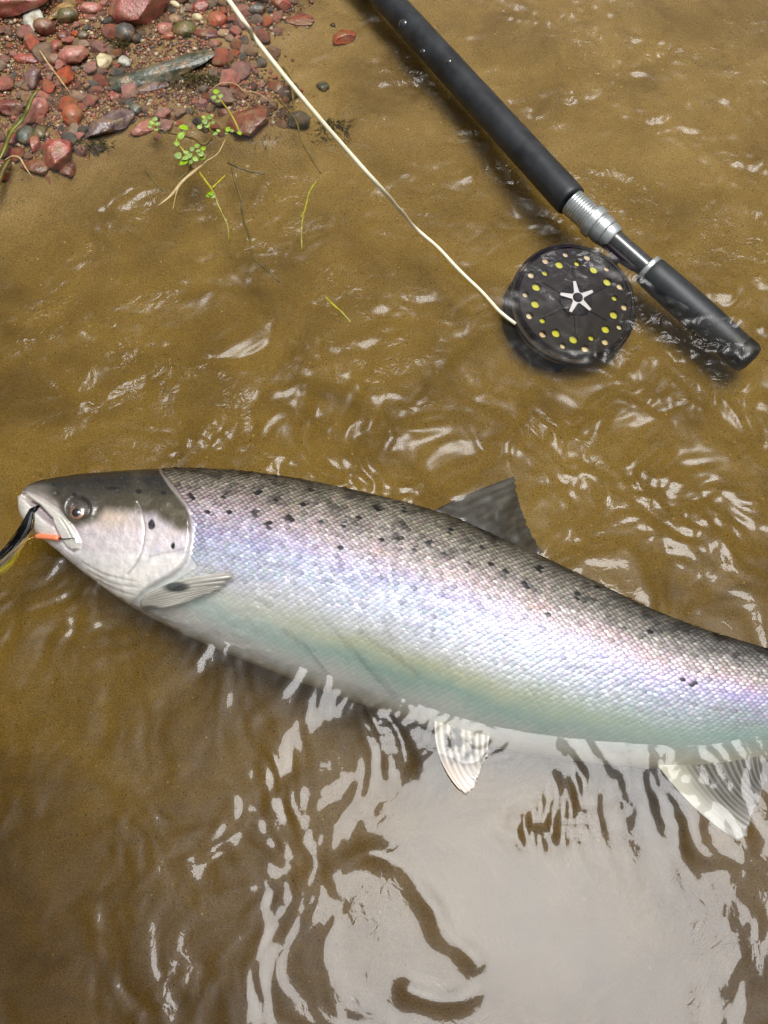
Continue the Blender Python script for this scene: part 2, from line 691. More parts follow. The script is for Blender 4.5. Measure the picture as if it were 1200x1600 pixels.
ax /= np.linalg.norm(ax, axis=1)[:, None]
NRM = np.cross(E, ax)
NRM /= np.linalg.norm(NRM, axis=1)[:, None]
NRM *= np.sign(NRM[:, 2:3])
ratio = np.interp(sx, [31, 60, 120, 200, 320, 600, 1000, 1300, 1532], [0.9, 0.70, 0.60, 0.57, 0.56, 0.56, 0.54, 0.48, 0.34])
Bh = A * ratio
NT, NL = 250, 40
thu = np.linspace(0, np.pi, NT)
thl = np.linspace(np.pi, 2 * np.pi, NL + 1)[1:-1]
TH_ = np.concatenate([thu, thl])


def sec(theta):
    c, s_ = np.cos(theta), np.sin(theta)
    return np.sign(c) * np.abs(c) ** 0.96, np.sign(s_) * np.abs(s_) ** 0.92


cc, ss = sec(TH_)
ss = np.where(ss < 0, ss * 1.25, ss)
G = MID[:, None] + E[:, None] * cc[None, :, None] + (NRM * Bh[:, None])[:, None] * ss[None, :, None]
du_ = np.gradient(G, axis=0)
dv_ = np.roll(G, -1, axis=1) - np.roll(G, 1, axis=1)
GN = np.cross(dv_, du_)
GN /= np.linalg.norm(GN, axis=2)[..., None] + 1e-15
GN *= np.sign(((G - MID[:, None]) * GN).sum(-1).mean())
QX, QY = proj(G)

# --- marks of the head, traced in the photograph
GILL = [(250, 738), (267, 764), (288, 788), (297, 813), (298, 832), (297, 850), (290, 873), (273, 893), (246, 909), (220, 926), (200, 948), (185, 975)]
GILL = [tuple(q_) for q_ in spline(GILL, 60)]
HEADPOLY = GILL + [(100, 990), (-60, 990), (-60, 680), (240, 680)]
PREOP = [(215, 785), (223, 803), (226, 833), (221, 862), (212, 882), (200, 897)]
PREOP = [tuple(q_) for q_ in spline(PREOP, 24)]
SUBOP = [(233, 871), (252, 865), (272, 862), (294, 857)]
CROWN = [(20, 735), (20, 764), (45, 768), (70, 775), (95, 792), (100, 815), (120, 822), (150, 812), (165, 797), (215, 800), (240, 806), (262, 818), (280, 828), (299, 830), (300, 800), (282, 775), (262, 735), (262, 690), (20, 690)]
MAXI = [(38, 768), (52, 772), (70, 783), (88, 795), (100, 806), (112, 820), (120, 834), (126, 848), (124, 858), (115, 861), (105, 855), (96, 842), (88, 825), (80, 810), (62, 791), (50, 783)]
GAPE = [(34, 774), (44, 780), (52, 786), (62, 793), (80, 812), (87, 825), (94, 840)]
GAPE_IN = [(40, 782), (52, 789), (62, 794), (74, 806), (84, 819), (80, 822), (66, 812), (54, 800)]
BRANCH = [spline(q_, 14) for q_ in ([(128, 878), (165, 898), (212, 908)], [(140, 893), (175, 911), (216, 918)], [(152, 907), (182, 922), (210, 930)])]
EYE = (123, 797)


def relief(px, py):
    d = np.zeros_like(px)
    h = (px < 420)
    x, y = px[h], py[h]
    sd = poly_sd(x, y, HEADPOLY)
    lowr = sstep(772, 822, y) * sstep(945, 905, y)
    r = 0.0015 * sstep(-1.5, 4.5, sd) * (0.10 + 0.90 * np.exp(-np.clip(sd, 0, None) / 30)) * (0.06 + 0.94 * lowr)
    r -= 0.0014 * np.exp(-((sd + 7) / 6) ** 2) * lowr
    r -= 0.0005 * np.exp(-(line_d(x, y, PREOP) / 1.9) ** 2)
    r += 0.00012 * np.exp(-(line_d(x, y, [(p[0] - 9, p[1]) for p in PREOP]) / 8) ** 2)
    r -= 0.0003 * np.exp(-(line_d(x, y, SUBOP) / 2.4) ** 2)
    mx_ = poly_sd(x, y, MAXI)
    r += 0.0019 * sstep(-1.2, 4.5, mx_)
    r -= 0.0008 * np.exp(-((mx_ + 2) / 2.2) ** 2)
    r -= 0.0050 * np.exp(-(line_d(x, y, GAPE[:5]) / 3.2) ** 2)
    gi = poly_sd(x, y, GAPE_IN)
    r -= 0.0040 * sstep(-2, 5, gi)
    er = np.hypot(x - EYE[0], (y - EYE[1] + 3) / 1.0)
    r += 0.0012 * np.exp(-((er - 22) / 5) ** 2) - 0.0022 * sstep(20, 12, er)
    for ln in ([(165, 795), (185, 790), (205, 792)], [(205, 765), (225, 775), (250, 778), (275, 790)], [(235, 768), (262, 786), (290, 806)],
               [(150, 830), (180, 855), (205, 880)], [(110, 868), (160, 890), (210, 905)]):
        r += 0.00022 * np.exp(-(line_d(x, y, spline(ln, 14)) / 6) ** 2)
    for ln in BRANCH:
        r -= 0.00035 * np.exp(-(line_d(x, y, ln) / 2.2) ** 2)
    r -= 0.0010 * np.exp(-(np.hypot((x - 88) / 1.5, y - 771) / 2.6) ** 2)
    r -= 0.0005 * np.exp(-(line_d(x, y, [(96, 810), (106, 824), (115, 842)]) / 1.6) ** 2)
    r += 0.00030 * fbm(x * 0.045, y * 0.06, 61, 4) + 0.00006 * fbm(x * 0.35, y * 0.35, 63, 2)
    d[h] = r
    return d


up = np.zeros(G.shape[:2])
up[:, :NT] = sstep(0.0, 0.16, np.sin(thu))[None]
disp = relief(QX, QY) * up
BODY = G + GN * disp[..., None]

# --- natural colouring, with the sky's glare on the flank painted in: dark back, lilac and blue flank, green-white belly
VK = [0, 0.05, 0.13, 0.22, 0.31, 0.40, 0.48, 0.57, 0.65, 0.73, 0.82, 0.91, 1.0]
T_FRONT = [(60, 55, 44), (92, 85, 70), (140, 130, 116), (170, 152, 150), (186, 170, 182), (192, 186, 208), (198, 203, 226), (206, 210, 228),
           (214, 214, 220), (208, 210, 202), (188, 202, 194), (204, 202, 192), (222, 216, 206)]
T_MID = [(60, 56, 46), (112, 106, 92), (150, 142, 126), (160, 150, 142), (182, 168, 170), (188, 184, 212), (204, 209, 230), (212, 216, 232),
         (210, 212, 212), (184, 188, 158), (150, 174, 160), (196, 198, 188), (222, 216, 204)]
T_TAIL = [(46, 45, 42), (90, 87, 82), (128, 123, 117), (150, 142, 138), (178, 160, 166), (188, 178, 212), (184, 184, 206), (180, 188, 196),
          (168, 184, 178), (160, 184, 174), (182, 192, 184), (206, 202, 190), (214, 208, 194)]
TAB = linv(np.array([T_FRONT, T_MID, T_TAIL])) * 0.70
SPOTS = [(295, 778, 6), (347, 776, 4), (393, 803, 5), (399, 769, 4), (428, 780, 5), (395, 801, 5), (417, 818, 6), (449, 810, 6), (501, 816, 5),
         (532, 822, 5), (530, 857, 5), (586, 794, 5), (629, 796, 4), (593, 843, 6), (617, 839, 5), (668, 847, 6), (643, 857, 4), (694, 867, 5),
         (728, 876, 4), (764, 882, 4), (784, 891, 5), (838, 887, 4), (817, 914, 5), (853, 958, 4), (840, 888, 5), (818, 915, 4), (898, 930, 5),
         (972, 983, 5), (928, 915, 4), (357, 800, 4), (470, 788, 4), (560, 808, 4), (1010, 985, 4), (700, 830, 4), (750, 856, 4), (318, 800, 4), (1062, 1062, 6), (1078, 1066, 5)]
SCARS = [spline([(500, 965), (540, 1005), (580, 1050), (612, 1085)], 16), spline([(440, 985), (475, 1010), (505, 1050)], 16), spline([(560, 985), (610, 1020), (650, 1052)], 16)]
HSPOTS = [(237, 820, 5.5, 8), (271, 853, 3.5, 5), (117, 774, 4, 3), (177, 763, 11, 2.6), (217, 768, 4.5, 4), (256, 770, 5, 3.5), (155, 752, 3, 2), (84, 757, 3, 2)]


def fish_color(px, py, v):
    k = np.clip(np.interp(px, [300, 560, 720, 1120], [0, 1, 1, 2]), 0, 2)
    wob = v + 0.030 * fbm(px * 0.012, py * 0.012, 71, 3) + 0.012 * fbm(px * 0.06, py * 0.06, 72, 2)
    rows = [np.stack([np.interp(wob, VK, TAB[i][:, c]) for c in range(3)], -1) for i in range(3)]
    a = np.clip(1 - k, 0, 1)[..., None]
    c_ = np.clip(k - 1, 0, 1)[..., None]
    col = rows[0] * a + rows[2] * c_ + rows[1] * (1 - a - c_)
    # iridescent blush in patches
    bl = np.clip(fbm(px * 0.016, py * 0.03, 81, 3), 0, 1)[..., None]
    blue = np.exp(-((v - 0.42) / 0.06) ** 2)[..., None]
    col = col * (1 - 0.38 * bl * blue) + linv([168, 162, 216]) * 0.27 * bl * blue
    pk = np.clip(fbm(px * 0.02 + 5, py * 0.02, 83, 3), 0, 1)[..., None] * np.exp(-((v - 0.30) / 0.07) ** 2)[..., None]
    col = col * (1 - 0.34 * pk) + linv([204, 162, 160]) * 0.23 * pk
    return np.clip(col, 0, 1)


def head_color(px, py, v, col):
    h = (px < 330)
    x, y = px[h], py[h]
    c = col[h]
    mix = lambda c0, c1, k: c0 * (1 - k[..., None]) + np.asarray(c1) * k[..., None]
    inside = sstep(-2.5, 1.5, poly_sd(x, y, HEADPOLY))
    n1 = fbm(x * 0.03, y * 0.03, 91, 4)
    cheek = np.stack([np.interp(y + 9 * n1, [740, 800, 835, 865, 900, 960], linv(np.array([[170, 158, 150], [186, 174, 172], [204, 194, 196], [216, 210, 208], [224, 219, 210], [226, 221, 210]]))[:, k])
                      for k in range(3)], -1)
    pink = np.clip(fbm(x * 0.035, y * 0.05, 93, 3) + 0.1, 0, 1) * np.exp(-((y - 835) / 34) ** 2)
    cheek = mix(cheek, linv([212, 184, 176]), 0.35 * pink)
    sp_ = np.clip(fbm(x * 0.3, y * 0.3, 95, 2) - 0.1, 0, 1) * np.exp(-((x - 165) / 40) ** 2 - ((y - 830) / 30) ** 2)
    cheek = mix(cheek, linv([120, 112, 108]), 0.6 * sp_)
    cr = sstep(-10, 9, poly_sd(x, y, CROWN) + 2.5 * n1)
    dark = mix(np.broadcast_to(linv([70, 63, 45]), x.shape + (3,)), linv([30, 28, 22]), sstep(795, 745, y + 6 * n1))
    dark = mix(dark, linv([104, 96, 74]), np.clip(fbm(x * 0.03, y * 0.05, 97, 2), 0, 1) * sstep(180, 240, x) * 0.5)
    dark = mix(dark, linv([112, 106, 96]), 0.8 * sstep(92, 60, x) * sstep(752, 762, y))
    fl_ = fbm(x * 0.11, y * 0.05, 141, 4)
    cheek = cheek * (1 + 0.16 * fl_)[..., None]
    cheek = mix(cheek, linv([196, 172, 140]), 0.55 * np.exp(-((x - 172) / 34) ** 2 - ((y - 806) / 20) ** 2))
    cheek = mix(cheek, linv([168, 164, 190]), 0.5 * np.clip(fbm(x * 0.04 + 3, y * 0.04, 143, 3), 0, 1) * sstep(215, 235, x))
    hc = mix(cheek, dark, cr)
    # ring of dark skin round the eye, lips, jaw
    er = np.hypot((x - EYE[0]) / 1.25, (y - EYE[1] + 7))
    hc = mix(hc, linv([62, 56, 50]), 0.75 * sstep(30, 17, er))
    lip = sstep(-3, 3, poly_sd(x, y, MAXI))
    hc = mix(hc, linv([206, 202, 190]), 0.9 * lip * sstep(34, 50, x + 20))
    jaw = sstep(0, 8, -poly_sd(x, y, MAXI)) * sstep(120, 60, x) * sstep(775, 790, y - 0.55 * (x - 34) + 8)
    hc = mix(hc, linv([226, 221, 210]), jaw)
    gi = sstep(-3, 2, poly_sd(x, y, GAPE_IN))
    hc = mix(hc, linv([150, 132, 140]), 0.75 * gi)
    hc = mix(hc, linv([120, 84, 84]), 0.8 * np.exp(-(line_d(x, y, GAPE[1:]) / 1.5) ** 2))
    hc = mix(hc, linv([140, 134, 136]), 0.65 * np.exp(-(line_d(x, y, PREOP) / 1.6) ** 2))
    hc = mix(hc, linv([150, 138, 126]), 0.5 * np.exp(-(line_d(x, y, SUBOP) / 1.5) ** 2))
    for ln in BRANCH:
        hc = mix(hc, linv([168, 160, 150]), 0.35 * np.exp(-(line_d(x, y, ln) / 1.8) ** 2))
    hc = mix(hc, linv([44, 40, 36]), 0.8 * np.exp(-(np.hypot((x - 88) / 1.6, y - 771) / 2.2) ** 2))
    pores = np.clip(fbm(x * 0.42, y * 0.42, 161, 2) - 0.55, 0, 1)
    hc = mix(hc, linv([110, 100, 94]), np.clip(2.2 * pores, 0, 0.5) * sstep(880, 850, y))
    for (qx, qy, rx, ry) in HSPOTS:
        e = np.hypot((x - qx) / rx, (y - qy) / ry) + 0.15 * fbm(x * 0.2, y * 0.2, 99, 2)
        hc = mix(hc, linv([20, 18, 17]), sstep(1.15, 0.85, e))
    out_ = mix(c, np.clip(hc * 1.06, 0, 0.9), inside)
    # gill slit and shoulder
    sdd = poly_sd(x, y, HEADPOLY)
    out_ = mix(out_, linv([150, 142, 128]), 0.5 * np.exp(-((sdd + 1.5) / 1.8) ** 2))
    sh = np.exp(-((sdd + 14) / 11) ** 2) * (sdd < 0) * sstep(800, 850, y)
    out_ = mix(out_, linv([208, 208, 206]), 0.8 * sh)
    res = col.copy()
    res[h] = out_
    return res


VV = np.broadcast_to(((1 - cc) / 2)[None, :], QX.shape)
col = fish_color(QX, QY, VV)
dk = sstep(0.62, 0.40, VV)[..., None]
col = col * (1 - 0.45 * dk * sstep(290, 320, QX)[..., None])       # dark skin between the scales of the back
col = head_color(QX, QY, VV, col)
V = np.vstack([BODY.reshape(-1, 3)])
nr = len(TH_)
F = grid_faces(NS, nr, True)
root = empty('salmon', (MID[300, 0], MID[300, 1], MID[300, 2] - Bh[300]))
tag(root, 'silver salmon with dark spotted back and lilac flank lying on its side', 'fish')
o0 = np.array(root.location)
capF = [[i, (i + 1) % nr] for i in range(nr)]
c0 = BODY[0].mean(0)
c1 = BODY[-1].mean(0)
Vf = np.vstack([V, c0, c1])
tri0 = np.array([[(i + 1) % nr, i, len(V), len(V)] for i in range(nr)])
me = bpy.data.meshes.new('body')
fq = np.concatenate([F.ravel(), np.array([[(i + 1) % nr, i, len(V)] for i in range(nr)]).ravel(),
                     np.array([[(NS - 1) * nr + i, (NS - 1) * nr + (i + 1) % nr, len(V) + 1] for i in range(nr)]).ravel()]).astype(np.int32)
tot = np.concatenate([np.full(len(F), 4), np.full(2 * nr, 3)]).astype(np.int32)
me.vertices.add(len(Vf))
me.vertices.foreach_set('co', (Vf - o0).astype(np.float32).ravel())
me.loops.add(len(fq))
me.loops.foreach_set('vertex_index', fq)
me.polygons.add(len(tot))
me.polygons.foreach_set('loop_start', np.concatenate([[0], np.cumsum(tot)[:-1]]).astype(np.int32))
me.polygons.foreach_set('loop_total', tot)
me.update(calc_edges=True)
me.polygons.foreach_set('use_smooth', np.ones(len(tot), bool))
at = me.color_attributes.new('tint', 'FLOAT_COLOR', 'POINT')
cbuf = np.ones((len(Vf), 4), np.float32)
cbuf[:len(V), :3] = col.reshape(-1, 3)
cbuf[-2:, :3] = 0.6
at.data.foreach_set('color', cbuf.ravel())
me.validate()
M_SKIN = principled('fish_skin', rough=0.33, metal=0.22, coat=0.7, coat_rough=0.06, attr='tint', bump=(420, 0.35, 0.0006), sss=0.0)
obj('body', me, M_SKIN, root, o0)

# --- scales: overlapping plates, one joined part
DU, DV = 0.0045, 0.00215
SEG = np.linalg.norm(np.diff(MID, axis=0), axis=1)
S_ARC = np.concatenate([[0], np.cumsum(SEG)])
GU = BODY[:, :NT]
gseg = np.linalg.norm(np.diff(GU, axis=1), axis=2)
GC = np.concatenate([np.zeros((NS, 1)), np.cumsum(gseg, axis=1)], 1)
half = NT // 2
GCm = GC - GC[:, half:half + 1]
iu = np.arange(NS)
sc_v, sc_c, sc_f = [], [], []
nsc = 0
OUT = np.array([(-0.55, 0.0), (-0.25, 0.62), (0.25, 0.86), (0.62, 0.70), (0.86, 0.36), (0.94, 0.0), (0.86, -0.36), (0.62, -0.70), (0.25, -0.86), (-0.25, -0.62)])
LIFT = np.array([0.05, 0.05, 0.35, 0.75, 0.95, 1.0, 0.95, 0.75, 0.35, 0.05])
S0 = np.interp(228, sx, S_ARC)
rows_max = 75
for par in (0, 1):
    js = np.arange(-rows_max, rows_max + 1)
    js = js[(js % 2) == par]
    for i in range(int((S_ARC[-1] - S0) / DU) - 1):
        s_ = S0 + (i + 0.5 * par) * DU
        fi = np.interp(s_, S_ARC, iu)
        i0 = min(int(fi), NS - 2)
        f = fi - i0
        g = js * DV
        ok = (g > GCm[i0, 3]) & (g < GCm[i0, NT - 4])
        g = g[ok]
        jj = js[ok]
        if not len(g):
            continue
        tj = np.interp(g, GCm[i0] * (1 - f) + GCm[i0 + 1] * f, np.arange(NT))
        j0 = np.minimum(tj.astype(int), NT - 2)
        fj = (tj - j0)[:, None]
        q = lambda a, j: GU[a, j] if a < NS else GU[NS - 1, j]
        p = (q(i0, j0) * (1 - fj) + q(i0, j0 + 1) * fj) * (1 - f) + (q(i0 + 1, j0) * (1 - fj) + q(i0 + 1, j0 + 1) * fj) * f
        a_ = max(i0 - 2, 0)
        b_ = min(i0 + 3, NS - 1)
        tu = GU[b_, j0] - GU[a_, j0]
        tu /= np.linalg.norm(tu, axis=1)[:, None]
        tv = GU[i0, np.minimum(j0 + 2, NT - 1)] - GU[i0, np.maximum(j0 - 1, 0)]
        tv -= (tv * tu).sum(1)[:, None] * tu
        tv /= np.linalg.norm(tv, axis=1)[:, None]
        nn = np.cross(tu, tv)
        nn *= np.sign((nn * (p - MID[i0])).sum(1))[:, None]
        px, py = proj(p)
        keep = poly_sd(px, py, HEADPOLY) < -6
        keep &= line_d(px, py, [(215, 935), (262, 905), (300, 880)]) > 7
        if not keep.any():
            continue
        p, tu, tv, nn, px, py, g = p[keep], tu[keep], tv[keep], nn[keep], px[keep], py[keep], g[keep]
        jj = jj[keep]
        n = len(p)
        vfrac = np.interp(tj[keep], np.arange(NT), (1 - cc[:NT]) / 2)
        c = fish_color(px, py, vfrac)
        amp = (1 - 0.75 * sstep(0.55, 0.7, vfrac))[:, None]
        c = c * (1 + amp * RNG.uniform(-0.13, 0.13, (n, 1))) * (1 + amp * RNG.uniform(-0.06, 0.06, (n, 3)))
        back = sstep(0.36, 0.12, vfrac)[:, None]
        c = c * (1 - back * RNG.uniform(0.0, 0.4, (n, 1)))
        blot = np.clip(fbm(px * 0.03, py * 0.05, 103, 3) - 0.12, 0, 1)[:, None] * sstep(0.30, 0.16, vfrac)[:, None]
        c = c * (1 - 0.6 * np.clip(blot * 2.0, 0, 1))
        spot = np.zeros(n)
        for (qx, qy, r_) in SPOTS:
            dx, dy = np.abs(px - qx), np.abs(py - qy)
            e = np.minimum(np.hypot(dx * 0.8, dy * 1.7), np.hypot(dx * 1.8, dy * 0.8)) / (r_ * 1.15)
            spot = np.maximum(spot, sstep(0.95, 0.7, e))
        c = c * (1 - 0.93 * spot[:, None])
        for ln_ in SCARS:
            c = c * (1 - 0.22 * np.exp(-(line_d(px, py, ln_) / 4.5) ** 2))[:, None]
        latl = (jj == 0) | (jj == 1)
        c[latl & (RNG.random(n) < 0.7)] *= 0.84
        scuff = (RNG.random(n) < 0.006) & (vfrac < 0.5)
        c[scuff] *= 0.6
        jit = RNG.normal(0, 1.0, (n, 2)) * np.interp(vfrac, [0, 0.3, 0.6], [0.10, 0.065, 0.05])[:, None]
        size = RNG.uniform(0.94, 1.08, n)
        flat = 1 - 0.75 * sstep(0.66, 0.80, vfrac)          # smoother, finer scales on the belly
        lx = OUT[:, 0][None] * DU * size[:, None]
        ly = OUT[:, 1][None] * DV * 1.12 * size[:, None]
        hz = (0.00010 + 0.00050 * LIFT[None]) * flat[:, None] + jit[:, :1] * lx * flat[:, None] + jit[:, 1:] * ly * flat[:, None]
        ring = p[:, None] + tu[:, None] * lx[..., None] + tv[:, None] * ly[..., None] + nn[:, None] * hz[..., None]
        cen = p + tu * (0.25 * DU) + nn * ((0.00062 * flat + 0.00006)[:, None] + 0.00006)
        vv = np.concatenate([cen[:, None], ring], 1)
        rimc = np.interp(vfrac, [0.0, 0.25, 0.45, 0.62, 0.75], [0.14, 0.20, 0.38, 0.58, 0.88])[:, None, None]  # darker rims: pigment, plus shading between the scales painted into the colour
        c = c * np.interp(vfrac, [0.0, 0.2, 0.4, 0.6, 0.8], [2.5, 2.25, 1.6, 1.28, 1.08])[:, None]  # scale centres brightened in the colour to stand for glints, strongest on the back
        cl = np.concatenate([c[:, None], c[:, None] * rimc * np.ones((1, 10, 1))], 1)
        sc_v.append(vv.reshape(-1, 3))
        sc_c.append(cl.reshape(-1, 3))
        k = np.arange(10)
        tri = np.stack([np.zeros(10, int), 1 + k, 1 + (k + 1) % 10], 1)
        sc_f.append(((np.arange(n) * 11)[:, None, None] + tri[None] + nsc).reshape(-1, 3))
        nsc += n * 11
SV, SC, SF = np.vstack(sc_v), np.vstack(sc_c), np.vstack(sc_f)
M_SCALE = principled('fish_scale', rough=0.40, metal=0.22, coat=0.16, coat_rough=0.12, attr='tint')
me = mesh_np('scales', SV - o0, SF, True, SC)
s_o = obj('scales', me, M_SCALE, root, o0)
tag(s_o, kind='stuff')
print('scales', nsc // 11)


def body_at(px, py):
    """point of the fish's upper side seen at that pixel, and its normal"""
    d = np.hypot(QX[:, :NT] - px, QY[:, :NT] - py)
    d[:, (np.sin(thu) < 0.15)] += 30
    i, j = np.unravel_index(np.argmin(d), d.shape)
    return BODY[i, j], GN[i, j]


def on_body(px, py, lift=0.0):
    """the pixel's ray met at the height of the fish's upper side"""
    p_, n_ = body_at(px, py)
    return P(px, py, p_[2] + lift)


# --- eye
ep, en = body_at(*EYE)
ps = px_size(EYE[0], EYE[1], ep[2])


def disc_dome(c, n, r, rise, rings=10, seg=36, tilt=(0, 0), inner=0.0):
    n = np.asarray(n) / np.linalg.norm(n)
    u = np.cross(n, [0, 1.0, 0.1])
    u /= np.linalg.norm(u)
    v = np.cross(n, u)
    V, F = [], []
    for k in range(rings + 1):
        f = inner + (1 - inner) * k / rings
        for q in range(seg):
            a = 2 * math.pi * q / seg
            V.append(c + (u * math.cos(a) + v * math.sin(a)) * r * f + n * rise * (1 - f * f))
    for k in range(rings):
        for q in range(seg):
            q2 = (q + 1) % seg
            F.append((k * seg + q, (k + 1) * seg + q, (k + 1) * seg + q2, k * seg + q2))
    return np.array(V), F


M_EYE = principled('eye_clear', lin(64, 58, 52), 0.12, 0.0, coat=1.0, coat_rough=0.02, noise=(600, lin(110, 98, 84), 0.45, 0.75))
M_IRIS = principled('eye_iris', lin(112, 78, 54), 0.3, 0.3, coat=1.0, coat_rough=0.02, noise=(900, lin(176, 136, 100), 0.4, 0.7))
M_PUPIL = principled('eye_pupil', (0.006, 0.006, 0.012), 0.08, 0.0, coat=1.0, coat_rough=0.01)
en = en * 0.7 + np.array([0.0, -0.10, 0.35])
en /= np.linalg.norm(en)
ec = ep - en * 0.0006
mb = MB()
mb.add(*disc_dome(ec, en, 17.5 * ps, 0.0042, 12, 40))
eye = mb.build('eye', M_EYE, root)
pc = on_body(122, 802, 0.0)
pc = ec + (pc - ec) - en * ((pc - ec) @ en) + en * 0.0030
mb = MB()
mb.add(*disc_dome(pc, en, 11.8 * ps, 0.0013, 6, 36, inner=0.55))
mb.build('iris', M_IRIS, eye)
mb = MB()
mb.add(*disc_dome(pc + en * 0.0002, en, 9.2 * ps, 0.0016, 8, 30))
mb.build('pupil', M_PUPIL, eye)


# --- fins: fans of rays between a base line and a tip line
def fin(name, base, mid, tip, zs, mat, colf, nu=70, nv=34, ridge=0.0005, rays=14, ragged=1.5, parent=root, thick=0.0007, surf=False):
    b_, m_, t_ = (spline(np.array(q, float), nu) for q in (base, mid, tip))
    rg = RNG.normal(0, 1, nu)
    rg = np.convolve(np.pad(rg, 2, mode='edge'), np.ones(3) / 3, 'same')[2:-2]
    V = np.zeros((nu, nv, 3))
    C = np.zeros((nu, nv, 3))
    for k in range(nv):
        f = k / (nv - 1)
        c2_ = (1 - f) ** 2
        px = b_ * c2_ + 2 * f * (1 - f) * (2 * m_ - 0.5 * b_ - 0.5 * t_) + t_ * f * f
        d = t_ - b_
        d = d / (np.linalg.norm(d, axis=1)[:, None] + 1e-6)
        px = px + d * (rg * ragged * f ** 4)[:, None]
        u = np.linspace(0, 1, nu)
        z = zs(u, f)
        wave = ridge * np.abs(np.sin(u * rays * np.pi)) * (0.4 + 0.6 * f) + 0.0012 * np.sin(u * 5 + f * 3) * f
        if surf:
            z = z + np.array([body_at(x_, y_)[0][2] for x_, y_ in px])
        V[:, k] = P(px[:, 0], px[:, 1], z + wave)
        C[:, k] = colf(u, f, px)
    o0_ = parent_world(parent)
    me = mesh_np(name, V.reshape(-1, 3) - o0_, grid_faces(nu, nv), True, C.reshape(-1, 3))
    o = obj(name, me, mat, parent, o0_)
    sm = o.modifiers.new('thickness', 'SOLIDIFY')
    sm.thickness = thick
    sm.offset = 0
    return o


M_FIN = principled('fin_membrane', rough=0.35, metal=0.0, coat=0.5, attr='tint', alpha=0.82)
M_PECT = principled('fin_pectoral', rough=0.3, coat=0.5, attr='tint', alpha=0.58)
M_FINTHIN = principled('fin_membrane_thin', rough=0.35, metal=0.0, coat=0.4, attr='tint', alpha=0.72)


def colmix(c0, c1, k):
    k = np.asarray(k)[..., None]
    return np.asarray(c0) * (1 - k) + np.asarray(c1) * k


def stripes(u, n, w_=0.5):
    return sstep(w_, 1.0, np.abs(np.sin(u * n * np.pi)))


fin('dorsal_fin', [(678, 798), (720, 818), (760, 838), (800, 856), (846, 876)], [(742, 768), (768, 786), (792, 806), (815, 830), (846, 868)],
    [(803, 745), (806, 762), (811, 788), (822, 822), (846, 864)], lambda u, f: -0.003 - 0.010 * f + 0 * u, M_FIN,
    lambda u, f, px: colmix(linv([58, 54, 46]) * 0.6, linv([92, 84, 70]), 0.22 * stripes(u, 11) + 0.35 * np.clip(fbm(px[:, 0] * .05, px[:, 1] * .05, 111, 2), 0, 1)),
    rays=11, ragged=2.5, ridge=0.00018)


def pect_col(u, f, px):
    c = colmix(linv([226, 220, 206]) * 0.9, linv([176, 170, 160]) * 0.85, 0.6 * stripes(u, 9))
    c = colmix(c, linv([26, 26, 27]), sstep(20, 10, np.hypot((px[:, 0] - 276) / 1.35, (px[:, 1] - 917) * 1.9)))
    c = colmix(c, linv([60, 58, 56]), 0.8 * sstep(10, 3, np.hypot((px[:, 0] - 236) / 2.4, (px[:, 1] - 950) * 1.6)))
    return colmix(c, linv([96, 92, 86]), 0.55 * sstep(0.5, 1.0, f) * stripes(u, 13, 0.3))


fin('pectoral_fin', [(224, 934), (220, 940), (220, 946), (224, 953)], [(270, 910), (272, 918), (276, 930), (262, 948)], [(356, 893), (362, 898), (352, 912), (306, 936)],
    lambda u, f: 0.0022 + 0.012 * np.sin(f * 2.6) * (1 - 0.4 * u) + 0 * u, M_PECT, pect_col, rays=9, ragged=6, surf=True, nv=26, nu=40)


def pelv_col(u, f, px):
    c = colmix(linv([222, 215, 206]), linv([140, 136, 132]), 0.85 * stripes(u, 8, 0.35) * sstep(1.0, 0.35, np.full_like(u, f)))
    dkk = np.clip(fbm(px[:, 0] * 0.07, px[:, 1] * 0.07, 121, 3) + 0.35, 0, 1) * sstep(0.75, 0.25, np.full_like(u, f)) * sstep(0.08, 0.25, u) * sstep(0.9, 0.6, u)
    c = colmix(c, linv([34, 31, 30]), np.clip(dkk * 1.6, 0, 1))
    return colmix(c, linv([226, 196, 180]), 0.6 * sstep(0.5, 0.85, np.full_like(u, f)) * sstep(0.5, 0.2, u))


fin('pelvic_fin', [(680, 1116), (700, 1120), (722, 1126), (745, 1134), (766, 1142)], [(686, 1180), (706, 1184), (728, 1188), (748, 1184), (762, 1172)],
    [(718, 1232), (729, 1241), (742, 1226), (752, 1196), (764, 1176)], lambda u, f: -0.010 + 0.013 * math.sin(f * 1.7) + 0 * u, M_FIN, pelv_col, rays=9, ragged=3, ridge=0.0003)


def anal_col(u, f, px):
    c = colmix(linv([206, 204, 198]), linv([58, 56, 55]), sstep(0.06, 0.4, u) * (0.6 + 0.4 * stripes(u, 17, 0.0)))
    return colmix(c, linv([150, 146, 140]), 0.6 * sstep(0.55, 1, np.full_like(u, f)))


